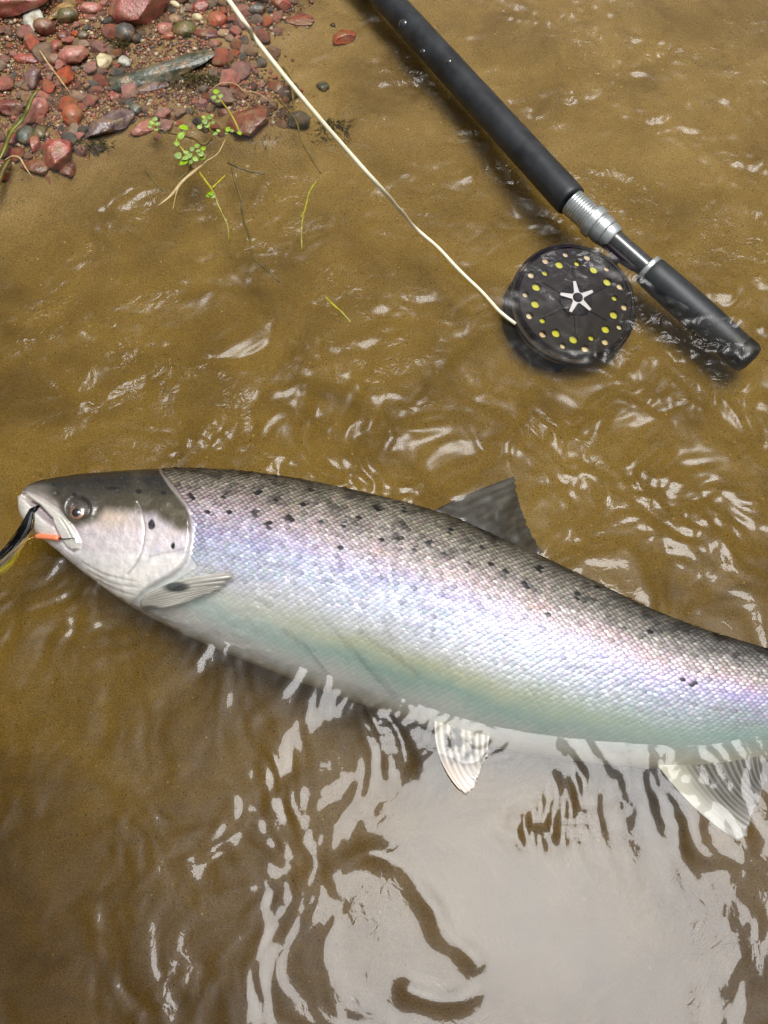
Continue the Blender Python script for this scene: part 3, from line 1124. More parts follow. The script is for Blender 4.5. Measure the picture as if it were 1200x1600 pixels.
fin('anal_fin', [(1010, 1170), (1060, 1172), (1110, 1172), (1150, 1168), (1192, 1160)], [(1075, 1252), (1105, 1246), (1135, 1238), (1165, 1222), (1192, 1200)],
    [(1148, 1310), (1160, 1314), (1172, 1285), (1184, 1250), (1198, 1212)], lambda u, f: -0.020 + 0.0175 * f ** 0.6 + 0 * u, M_FINTHIN, anal_col, rays=12, ragged=4, ridge=0.0002)
fin('adipose_fin', [(1330, 1054), (1345, 1059), (1362, 1064)], [(1350, 1040), (1366, 1050), (1376, 1060)], [(1384, 1036), (1386, 1048), (1382, 1062)],
    lambda u, f: -0.006 + 0 * u, M_FIN, lambda u, f, px: np.broadcast_to(linv([60, 56, 50]), (len(u), 3)), rays=1, nu=20, nv=14)
fin('tail_fin', [(1535, 1117), (1532, 1140), (1530, 1166), (1526, 1192), (1522, 1216)], [(1610, 1092), (1600, 1128), (1592, 1172), (1588, 1212), (1594, 1258)],
    [(1720, 1050), (1676, 1110), (1650, 1182), (1656, 1250), (1680, 1330)], lambda u, f: -0.02 + 0 * u, M_FIN,
    lambda u, f, px: colmix(linv([70, 68, 64]), linv([110, 106, 98]), stripes(u, 20)), rays=20, nu=90, ragged=5)

# ------------------------------------------------------------------ salmon fly hanging from the jaw
zj = body_at(90, 838)[0][2] + 0.003
fly = empty('salmon_fly', P(20, 862, -0.002))
tag(fly, 'black feathered fishing fly with orange tube hooked in the jaw', 'fishing fly')
M_BLACK = principled('black_hair', lin(12, 12, 13), 0.5, spec=0.2)
M_YEL = principled('yellow_hackle', lin(205, 190, 20), 0.45, random_var=0.0)
M_GOLD = principled('tinsel', lin(236, 200, 130), 0.22, 0.7)
M_ORTUBE = principled('orange_tube', lin(240, 142, 98), 0.3, coat=0.4, noise=(500, lin(232, 120, 80), 0.4, 0.8), sss=0.1)
M_STEEL = principled('hook_steel', lin(80, 78, 76), 0.25, 1.0)
M_GREYF = principled('grey_feather', lin(84, 88, 92), 0.5, spec=0.3)


def strands(n, path, spread, r0, rng=RNG, jit=2.0):
    mb = MB()
    pts = np.array(path, float)
    for k in range(n):
        off = rng.normal(0, 1, 2) * spread
        q = pts.copy()
        f = np.linspace(0.12, 1, len(q))
        q[:, 0] += off[0] * f + rng.normal(0, jit, len(q)) * f
        q[:, 1] += off[1] * f + rng.normal(0, jit, len(q)) * f
        q[:, 2] += rng.normal(0, 0.0012) * f
        e = spline(q, 12)
        P3 = P(e[:, 0], e[:, 1], e[:, 2])
        mb.tube(P3, np.linspace(r0, r0 * 0.35, 12), 5)
    return mb


zm = body_at(60, 795)[0][2]
strands(130, [(60, 791, zm), (51, 796, zm + 0.003), (46, 806, zm + 0.003), (41, 822, zm), (24, 848, 0.004), (4, 874, 0.000), (-30, 905, -0.004)], (5.0, 3.4), 0.00040).build('wing', M_BLACK, fly)
strands(16, [(56, 793, zm + 0.002), (49, 802, zm + 0.004), (44, 822, zm + 0.003), (30, 846, 0.007), (14, 868, 0.005), (-12, 892, 0.001)], (2.2, 1.6), 0.00030).build('feather', M_GREYF, fly)
strands(26, [(50, 812, zm + 0.002), (46, 832, 0.010), (34, 850, 0.007), (20, 864, 0.005), (0, 882, 0.002), (-24, 896, 0)], (3.5, 2.4), 0.00016).build('tinsel', M_GOLD, fly)
strands(46, [(34, 848, 0.006), (26, 862, 0.003), (14, 876, 0.001), (0, 889, 0.000), (-26, 902, -0.002)], (5.0, 3.2), 0.00018, jit=1.6).build('hackle', M_YEL, fly)
a_, b_ = on_body(57, 838, 0.0045), on_body(92, 841, 0.0030)
MB().tube(spline([a_, (a_ + b_) / 2 + [0, 0, 0.0004], b_], 10), 0.0021, 14).build('tube', M_ORTUBE, fly)
h0 = [on_body(91, 841, 0.003), on_body(96, 842, 0.0035), on_body(104, 842, 0.0015), on_body(112, 841, 0.0030), on_body(119, 841, 0.0042)]
MB().tube(spline(h0, 16), np.linspace(0.0005, 0.00022, 16), 8).build('hook', M_STEEL, fly)
MB().tube(spline([P(20, 864, 0.004), P(34, 850, 0.009), P(46, 842, 0.012), a_], 16), 0.00028, 6).build('leader_line', M_GOLD, fly)

# ------------------------------------------------------------------ rod, reel and line
M_EVA = principled('black_foam', lin(44, 47, 50), 0.46, noise=(45, lin(22, 24, 26), 0.40, 0.62), bump=(1500, 0.25, 0.0004), spec=0.5)
M_EVAWET = M_EVA
M_ALU = principled('brushed_aluminium', lin(196, 200, 198), 0.30, 0.75, noise=(300, lin(170, 176, 176), 0.4, 0.7))
M_SEAT = principled('carbon_seat', lin(40, 42, 44), 0.22, 0.0, coat=0.9, coat_rough=0.05, noise=(220, lin(62, 64, 62), 0.4, 0.7))
M_CAP = principled('rubber_cap', lin(20, 20, 21), 0.4)
M_DROP = principled('water_bead', lin(30, 32, 35), 0.05, 0.0, coat=1.0, coat_rough=0.0)


def A3(px, py, z):
    return P(px, py, z)


R_SEAT = P(893, 315, 0.010)
R_TOP = P(606, 0, 0.015)
R_BUT = P(1161, 553, -0.021)
rod = empty('fishing_rod', P(1161, 553, -0.03))
tag(rod, 'black foam handled fly rod with silver reel seat rings lying in shallow water', 'fishing rod')
d_up = (R_TOP - R_SEAT) / np.linalg.norm(R_TOP - R_SEAT)
d_dn = (R_BUT - R_SEAT) / np.linalg.norm(R_BUT - R_SEAT)
RH = 26 * px_size(800, 200, 0.05)


def lathe(p0, dirn, prof, sides=40):
    """surface of revolution: profile = (distance along, radius)"""
    prof = np.array(prof, float)
    pts = p0 + dirn[None] * prof[:, :1]
    t_ = dirn
    ref = np.array([0, 0, 1.0])
    u = np.cross(t_, ref)
    u /= np.linalg.norm(u)
    v = np.cross(t_, u)
    a = np.linspace(0, 2 * np.pi, sides, endpoint=False)
    V = (pts[:, None] + (u * np.cos(a)[:, None] + v * np.sin(a)[:, None])[None] * prof[:, 1][:, None, None]).reshape(-1, 3)
    F = [tuple(f) for f in grid_faces(len(prof), sides, True)]
    F.append(tuple(range(sides)))
    F.append(tuple(range((len(prof) - 1) * sides, len(prof) * sides))[::-1])
    return V, F


def part(name, mat, parent, V, F, ang=40):
    o = MB().add(V, F).build(name, mat, parent)
    flat_edges(o, ang)
    return o


Ltop = np.linalg.norm(R_TOP - R_SEAT) + 0.16
pr = [(0.0, RH * 0.62), (0.0, RH * 0.93), (0.0015, RH * 0.99), (0.006, RH * 1.01)]
for k in range(1, 30):
    f = k / 29
    pr.append((0.006 + (Ltop - 0.006) * f, RH * (1.01 - 0.10 * f) + 0.00012 * math.sin(k * 1.7)))
pr += [(Ltop + 0.03, RH * 0.55), (Ltop + 0.05, RH * 0.32)]
part('foregrip', M_EVA, rod, *lathe(R_SEAT, d_up, pr), ang=60)
part('blank', M_SEAT, rod, *lathe(R_SEAT + d_up * (Ltop + 0.04), d_up, [(0, 0.0075), (0.8, 0.006), (2.2, 0.003)], 16))
# threaded collar, locking nuts (each a thing of its own look)
thr = []
for k in range(9):
    thr += [(k * 0.0027, RH * 0.80), (k * 0.0027 + 0.0009, RH * 0.84), (k * 0.0027 + 0.0018, RH * 0.84), (k * 0.0027 + 0.0026, RH * 0.80)]
part('threaded_collar', M_ALU, rod, *lathe(R_SEAT, d_dn, thr), ang=30)
q = 0.024
part('locking_nut', M_ALU, rod, *lathe(R_SEAT + d_dn * q, d_dn, [(0, RH * 0.80), (0, RH * 0.95), (0.001, RH * 0.99), (0.008, RH * 0.99), (0.009, RH * 0.95), (0.0092, RH * 0.86), (0.011, RH * 0.86), (0.0118, RH * 0.9), (0.019, RH * 0.9), (0.020, RH * 0.86), (0.0204, RH * 0.6)]), ang=30)
q2 = q + 0.0204
part('sliding_hood', M_ALU, rod, *lathe(R_SEAT + d_dn * q2, d_dn, [(0, RH * 0.60), (0, RH * 0.84), (0.007, RH * 0.80), (0.0085, RH * 0.74), (0.0085, RH * 0.5)]), ang=30)
q3 = q2 + 0.0085
LBUT = np.linalg.norm(R_BUT - R_SEAT)
ring_at = np.linalg.norm(P(1003, 413, 0.012) - R_SEAT)
part('reel_seat', M_SEAT, rod, *lathe(R_SEAT + d_dn * q3, d_dn, [(0, RH * 0.62), (ring_at - q3, RH * 0.62)]))
part('seat_ring', M_ALU, rod, *lathe(R_SEAT + d_dn * ring_at, d_dn, [(0, RH * 0.6), (0, RH * 0.90), (0.001, RH * 0.95), (0.004, RH * 0.95), (0.005, RH * 0.90), (0.005, RH * 0.6)]), ang=30)
pr = [(0.005, RH * 0.6), (0.005, RH * 0.92), (0.007, RH * 0.98)]
for k in range(1, 18):
    f = k / 17
    pr.append((0.007 + (LBUT - ring_at - 0.012) * f, RH * (0.98 + 0.06 * math.sin(f * 3.1) - 0.03 * f)))
part('butt_grip', M_EVAWET, rod, *lathe(R_SEAT + d_dn * ring_at, d_dn, pr), ang=60)
part('butt_cap', M_CAP, rod, *lathe(R_BUT, d_dn, [(-0.006, RH * 0.92), (-0.005, RH * 0.99), (0.004, RH * 0.98), (0.008, RH * 0.86), (0.010, RH * 0.5), (0.0102, 0.0004)]), ang=60)
# beads of water standing on the foam
for (bx, by, br) in ((858, 289, 3.6), (629, 36, 2.4), (739, 160, 2.2), (700, 96, 1.8), (803, 250, 1.8), (840, 262, 1.4), (660, 80, 1.5)):
    f = np.clip(((np.array([bx, by]) - [606, 0]) @ np.array([285, 315])) / (285 ** 2 + 315 ** 2), 0, 1)
    axp = R_TOP * (1 - f) + R_SEAT * f
    d_ = ray(bx, by)
    d_ = d_ / np.linalg.norm(d_)
    # ray meets the grip's surface
    ts = np.linspace(0.35, 0.95, 4000)
    pts = CAM + d_[None] * ts[:, None]
    w_ = pts - R_SEAT
    dist = np.linalg.norm(w_ - (w_ @ d_up)[:, None] * d_up, axis=1)
    hit = np.argmax(dist < RH * 0.97)
    pt = pts[hit]
    nrm = (w_[hit] - (w_[hit] @ d_up) * d_up)
    nrm /= np.linalg.norm(nrm)
    rr = br * px_size(bx, by, 0.05)
    o = MB().add(*disc_dome(pt, nrm, rr, rr * 0.35, 6, 16)).build('water_drop', M_DROP, rod)

# --- reel
RC = P(899, 470, -0.012)
view = CAM - RC
view /= np.linalg.norm(view)
rn = 0.60 * view + 0.40 * np.array([0, 0, 1.0]) + 0.46 * (0.97 * RT - 0.12 * UP)
rn -= d_dn * (rn @ d_dn) * 0.8
rn /= np.linalg.norm(rn)
RR = 98 * px_size(898, 472, 0.0)
rx = np.cross(UP, rn)
rx /= np.linalg.norm(rx)
ry = np.cross(rn, rx)
reel = empty('fly_reel', RC - rn * 0.036)
tag(reel, 'dark purple round fly reel with drilled holes and silver star cap', 'fishing reel')
M_ANOD = principled('dark_anodised', lin(30, 20, 30), 0.36, 0.0, coat=0.0, noise=(60, lin(24, 18, 20), 0.4, 0.65), spec=0.12)
M_SILVER = principled('star_silver', lin(170, 166, 170), 0.45, 0.5)
M_LINEY = principled('backing_yellow', lin(214, 208, 40), 0.5, noise=(200, lin(180, 176, 60), 0.4, 0.8))
M_LINEC = principled('wound_cream_line', lin(232, 214, 184), 0.5, noise=(90, lin(200, 150, 120), 0.45, 0.75))
M_DARKCAP = principled('dark_cap', lin(34, 30, 36), 0.45, 0.0, spec=0.12)


def loc3(x, y, z=0.0):
    return RC + rx * x + ry * y + rn * z


def plate(loops, z0, z1, bevel=0.0):
    """flat plate with holes: 2D curve with nested outlines, given thickness"""
    cu = bpy.data.curves.new('plate', 'CURVE')
    cu.dimensions = '2D'
    cu.fill_mode = 'BOTH'
    for lp in loops:
        s_ = cu.splines.new('POLY')
        s_.points.add(len(lp) - 1)
        for p_, (x, y) in zip(s_.points, lp):
            p_.co = (x, y, 0, 1)
        s_.use_cyclic_u = True
    cu.extrude = (z1 - z0) / 2
    cu.bevel_depth = bevel
    cu.bevel_resolution = 1
    tmp = bpy.data.objects.new('plate', cu)
    COL.objects.link(tmp)
    dg = bpy.context.evaluated_depsgraph_get()
    me0 = tmp.evaluated_get(dg).to_mesh()
    V = np.array([v.co[:] for v in me0.vertices])
    F = [tuple(p_.vertices) for p_ in me0.polygons]
    bpy.data.objects.remove(tmp)
    V[:, 2] += (z0 + z1) / 2
    W = np.array([loc3(*v) for v in V])
    return W, F


def circ(cx, cy, r, n=28):
    return [(cx + r * math.cos(2 * math.pi * k / n), cy + r * math.sin(2 * math.pi * k / n)) for k in range(n)]


loops = [circ(0, 0, RR * 0.955, 96)]
for k in range(14):
    a = math.radians(97 + k * 360 / 14)
    loops.append(circ(RR * 0.83 * math.cos(a), RR * 0.83 * math.sin(a), RR * (0.066 if k % 3 else 0.056), 18))
for k in range(14):
    a = math.radians(109 + k * 360 / 14)
    loops.append(circ(RR * 0.675 * math.cos(a), RR * 0.675 * math.sin(a), RR * (0.076 if k % 3 != 1 else 0.056), 18))
part('spool_face', M_ANOD, reel, *plate(loops, -0.0024, 0.0, 0.0003), ang=30)
# raised outer rim, spokes and hub plate of the spool


def lathe_r(prof, sides=96):
    return lathe(RC, rn, [(z_, r_) for r_, z_ in prof], sides)


def ringsec(prof, sides=96, closed=True):
    prof = np.array(prof, float)
    a = np.linspace(0, 2 * np.pi, sides, endpoint=False)
    V = np.array([[loc3(r_ * math.cos(t_), r_ * math.sin(t_), z_) for t_ in a] for r_, z_ in prof]).reshape(-1, 3)
    n = len(prof)
    F = [tuple(f) for f in grid_faces(n, sides, True)]
    if closed:
        for q_ in range(sides):
            F.append(((n - 1) * sides + q_, q_, (q_ + 1) % sides, (n - 1) * sides + (q_ + 1) % sides))
    return V, F


part('spool_rim', M_ANOD, reel, *ringsec([(RR * 0.93, 0.0), (RR * 0.94, 0.0018), (RR * 0.97, 0.0024), (RR * 0.995, 0.0012), (RR * 1.0, -0.003), (RR * 0.96, -0.004)]), ang=50)
for k in range(6):
    a0 = math.radians(88 + k * 60)
    ca, sa = math.cos(a0), math.sin(a0)
    V = []
    for (r_, wv, z_) in ((0.24, 0.05, 0.0), (0.60, 0.032, 0.0), (0.24, 0.036, 0.0016), (0.60, 0.020, 0.0010)):
        for sg in (-1, 1):
            V.append(loc3(RR * (r_ * ca - sg * wv * sa), RR * (r_ * sa + sg * wv * ca), z_))
    part('spoke', M_ANOD, reel, np.array(V), [(0, 1, 5, 4), (2, 6, 7, 3), (0, 4, 6, 2), (1, 3, 7, 5), (4, 5, 7, 6), (0, 2, 3, 1)], ang=30)
part('hub', M_DARKCAP, reel, *ringsec([(0.0002, 0.0052), (RR * 0.12, 0.0052), (RR * 0.2, 0.0042), (RR * 0.265, 0.0030), (RR * 0.28, 0.0005)], 60, False), ang=40)
star = []
for k in range(10):
    a = math.radians(97 + k * 36)
    r_ = RR * (0.285 if k % 2 == 0 else 0.095)
    if k % 2 == 0:
        for da in (-0.07, 0.07):
            star.append((r_ * math.cos(a + da), r_ * math.sin(a + da)))
    else:
        for da in (-0.22, 0, 0.22):
            rr = r_ * (1.0 if da == 0 else 1.08)
            star.append((rr * math.cos(a + da), rr * math.sin(a + da)))
st_o = part('star_cap', M_SILVER, reel, *plate([star], 0.0050, 0.0064, 0.0003), ang=30)
part('centre_screw', M_DARKCAP, st_o, *ringsec([(0.0002, 0.0075), (RR * 0.06, 0.0075), (RR * 0.075, 0.0078), (RR * 0.085, 0.0066), (RR * 0.085, 0.0060)], 30, False), ang=30)
part('backing', M_LINEY, reel, *ringsec([(RR * 0.45, -0.006), (RR * 0.60, -0.0029), (RR * 0.74, -0.0029), (RR * 0.755, -0.020), (RR * 0.45, -0.020)], 60), ang=60)
part('wound_line', M_LINEC, reel, *ringsec([(RR * 0.757, -0.0052), (RR * 0.80, -0.0030), (RR * 0.88, -0.0030), (RR * 0.915, -0.012), (RR * 0.915, -0.026), (RR * 0.757, -0.026)], 60), ang=60)
part('spool_drum', M_ANOD, reel, *ringsec([(0.001, -0.0034), (RR * 0.44, -0.0034), (RR * 0.45, -0.028), (0.001, -0.028)], 40, False))
part('frame', M_ANOD, reel, *ringsec([(0.001, -0.036), (RR * 1.0, -0.036), (RR * 1.05, -0.034), (RR * 1.06, -0.030), (RR * 1.03, -0.029), (0.001, -0.0295)], 96, False), ang=40)
part('frame_ring', M_ANOD, reel, *ringsec([(RR * 1.02, -0.0035), (RR * 1.055, -0.004), (RR * 1.06, -0.008), (RR * 1.02, -0.008)]), ang=40)
for k in range(5):
    a = math.radians(20 + k * 72)
    p0, p1 = loc3(RR * 1.04 * math.cos(a), RR * 1.04 * math.sin(a), -0.031), loc3(RR * 1.04 * math.cos(a), RR * 1.04 * math.sin(a), -0.006)
    V, F = tube([p0, p1], 0.0028, 12)
    part('pillar', M_ANOD, reel, V, F)
# foot: from the frame up to the reel seat
fpt = R_SEAT + d_dn * (q3 + (ring_at - q3) * 0.30)
dirf = fpt - loc3(0, 0, -0.019)
dirf -= rn * (dirf @ rn)
dirf /= np.linalg.norm(dirf)
f0 = loc3(0, 0, -0.019) + dirf * RR * 1.0
V, F = tube(spline([f0, (f0 + fpt) / 2, fpt - dirf * RH * 0.3], 8), np.linspace(0.006, 0.0045, 8), 12)
part('foot', M_ANOD, reel, V, F)
V, F = tube(spline([fpt - d_dn * 0.026 - dirf * RH * 0.55, fpt - dirf * RH * 0.62, fpt + d_dn * 0.026 - dirf * RH * 0.55], 9), [0.001, 0.003, 0.004, 0.0045, 0.0045, 0.0045, 0.004, 0.003, 0.001], 12)
part('foot_plate', M_ANOD, reel, V, F)
hk = loc3(-RR * 0.50, -RR * 0.78, 0)
V, F = lathe(loc3(RR * 0.12, -RR * 0.83, 0), rn, [(0, 0.003), (0.002, 0.0034), (0.010, 0.0040), (0.013, 0.0038), (0.0142, 0.002), (0.0145, 0.0002)], 20)

# --- line
lp = [(335, -30, 0.625), (400, 62, 0.635), (470, 150, 0.645), (540, 232, 0.665), (600, 299, 0.69)]
pts = [PD(x, y, d) for x, y, d in lp]
pts = [np.array([-0.62, 1.02, float(bed_z(-0.62, 1.02)) + 0.002]), np.array([-0.50, 0.95, 0.075]), np.array([-0.34, 0.78, 0.135])] + pts
z_end = loc3(-RR * 0.9, -RR * 0.05, -0.012)
pts += [P(648, 354, 0.008), P(700, 403, 0.004), P(746, 450, 0.003), P(776, 482, 0.003), P(790, 494, 0.003), P(806, 506, 0.001)]
M_LINE = principled('cream_line', lin(246, 240, 212), 0.42, noise=(60, lin(236, 226, 188), 0.4, 0.7))
e = spline(pts, 240)
wob = np.clip(np.linspace(0, 1, 240) - 0.76, 0, 1)
e[:, 0] += 0.0006 * np.sin(np.arange(240) * 0.55) * (wob > 0) * np.clip(wob * 6, 0, 1)
e[:, 1] += 0.0005 * np.sin(np.arange(240) * 0.43 + 1) * (wob > 0) * np.clip(wob * 6, 0, 1)
ln = MB().tube(e, np.linspace(0.0021, 0.0015, 240), 12).build('fishing_line', M_LINE)
tag(ln, 'cream coloured fly line running from the reel across the water', 'fishing line')

# ------------------------------------------------------------------ stones of the bank
def ico(sub):
    import bmesh
    bm = bmesh.new()
    bmesh.ops.create_icosphere(bm, subdivisions=sub, radius=1.0)
    V = np.array([v.co[:] for v in bm.verts])
    F = [tuple(v.index for v in f.verts) for f in bm.faces]
    bm.free()
    return V, F


ICO = {k: ico(k) for k in (1, 2, 3, 4)}


def noise3(V, f, seed):
    return (perlin(V[:, 0] * f + V[:, 2] * f * 0.7, V[:, 1] * f, seed) + perlin(V[:, 1] * f + 3, V[:, 2] * f + V[:, 0] * 0.5 * f, seed + 5) + perlin(V[:, 2] * f, V[:, 0] * f - V[:, 1] * 0.6 * f, seed + 9)) / 2


def stone_shape(seed, angular=0.5, sub=3, rough=0.0):
    rg = np.random.default_rng(seed)
    V, F = ICO[sub]
    V = V.copy()
    V *= (1 + 0.20 * noise3(V, 0.9, seed))[:, None]
    for k in range(int(4 + 10 * angular)):
        n = rg.normal(0, 1, 3)
        n /= np.linalg.norm(n)
        d = rg.uniform(0.55, 0.9) if angular > 0.3 else rg.uniform(0.72, 0.96)
        ex = V @ n - d
        V -= np.clip(ex, 0, None)[:, None] * n * (0.96 if angular > 0.3 else 0.7)
    V *= (1 + (0.075 + rough) * noise3(V, 2.6, seed + 3) + 0.03 * noise3(V, 6.0, seed + 6) + 0.5 * rough * noise3(V, 7.5, seed + 4))[:, None]
    V /= np.abs(V).max(0)
    return V, F


def stone_mat(name, c, c2=None, scale=180, rough=0.34, coat=0.55, rv=0.0, lo=0.42, hi=0.62):
    c = tuple(v * 0.95 for v in lin(*c))
    c2 = tuple(v * 0.85 for v in lin(*c2)) if c2 else tuple(v * 0.55 for v in c)
    return principled(name, c, rough, 0.0, coat=coat * 0.6, coat_rough=0.12, noise=(scale, c2, lo, hi), bump=(380, 0.7, 0.0012), random_var=rv, silt=110.0)


TAKEN = []


def put_stone(name, label, px, py, w, h, rot, mat, seed, angular=0.5, tall=0.55, sink=0.35, sub=3, rough=0.02, group=None, me=None, cat='stone'):
    """w x h in photograph pixels, rot in degrees in the picture (counter-clockwise)"""
    z0 = float(bed_z(*P(px, py, 0)[:2]))
    c = P(px, py, z0)
    c = P(px, py, z0 + 0.3 * 0.5 * min(w, h) * px_size(px, py, z0))
    s_ = px_size(px, py, z0)
    sx_, sy_ = w * s_ / 2, h * s_ / 2 * 1.15
    sz = tall * min(sx_, sy_)
    own = me is None
    if own:
        V, F = stone_shape(seed, angular, sub, rough)
        me = mesh_np(name, V * np.array([sx_, sy_, sz]), F, True)
        me.materials.append(mat)
    o = bpy.data.objects.new(name, me)
    COL.objects.link(o)
    if not own:
        o.scale = (sx_, sy_, sz)
    o.location = (c[0], c[1], z0 + sz * (1 - 2 * sink))
    o.rotation_euler = (random.uniform(-0.12, 0.12), random.uniform(-0.12, 0.12), math.radians(rot))
    if own:
        try:
            me.set_sharp_from_angle(angle=math.radians(48))
        except Exception:
            pass
    tag(o, label, cat, group)
    TAKEN.append((px, py, max(w, h) * 0.42))
    return o


R1 = stone_mat('red_sandstone', (172, 96, 84), (146, 76, 66), 90)
R2 = stone_mat('brick_red_stone', (168, 84, 66), (128, 58, 46), 140)
R3 = stone_mat('orange_red_stone', (186, 92, 58), (150, 66, 44), 160)
R4 = stone_mat('dark_red_stone', (128, 66, 54), (92, 46, 38), 120)
PK = stone_mat('pink_stone', (196, 132, 118), (170, 96, 84), 120)
WH = stone_mat('pale_stone', (206, 204, 190), (176, 176, 160), 100, coat=0.3)
CR = stone_mat('cream_stone', (226, 214, 172), (202, 184, 132), 120, coat=0.3)
GY = stone_mat('grey_stone', (92, 92, 88), (58, 58, 58), 120)
TE = stone_mat('teal_grey_stone', (86, 96, 84), (62, 70, 60), 160)
OL = stone_mat('olive_stone', (112, 102, 62), (74, 66, 36), 140)
GN_ = stone_mat('green_stone', (92, 100, 40), (58, 58, 24), 70)
PU = stone_mat('purple_stone', (140, 106, 104), (92, 66, 66), 130)
SL = stone_mat('mossy_slate', (96, 100, 84), (54, 58, 34), 55, rough=0.30, coat=0.8, lo=0.40, hi=0.60)
TN = stone_mat('tan_stone', (170, 138, 104), (140, 104, 72), 140)
YB = stone_mat('yellow_banded_stone', (190, 150, 84), (116, 92, 40), 60, lo=0.46, hi=0.56)
GL = stone_mat('glossy_purple_grey_stone', (124, 104, 104), (84, 64, 58), 90, rough=0.12, coat=1.0)
BR = stone_mat('brown_red_flat_stone', (138, 78, 52), (104, 56, 36), 80)

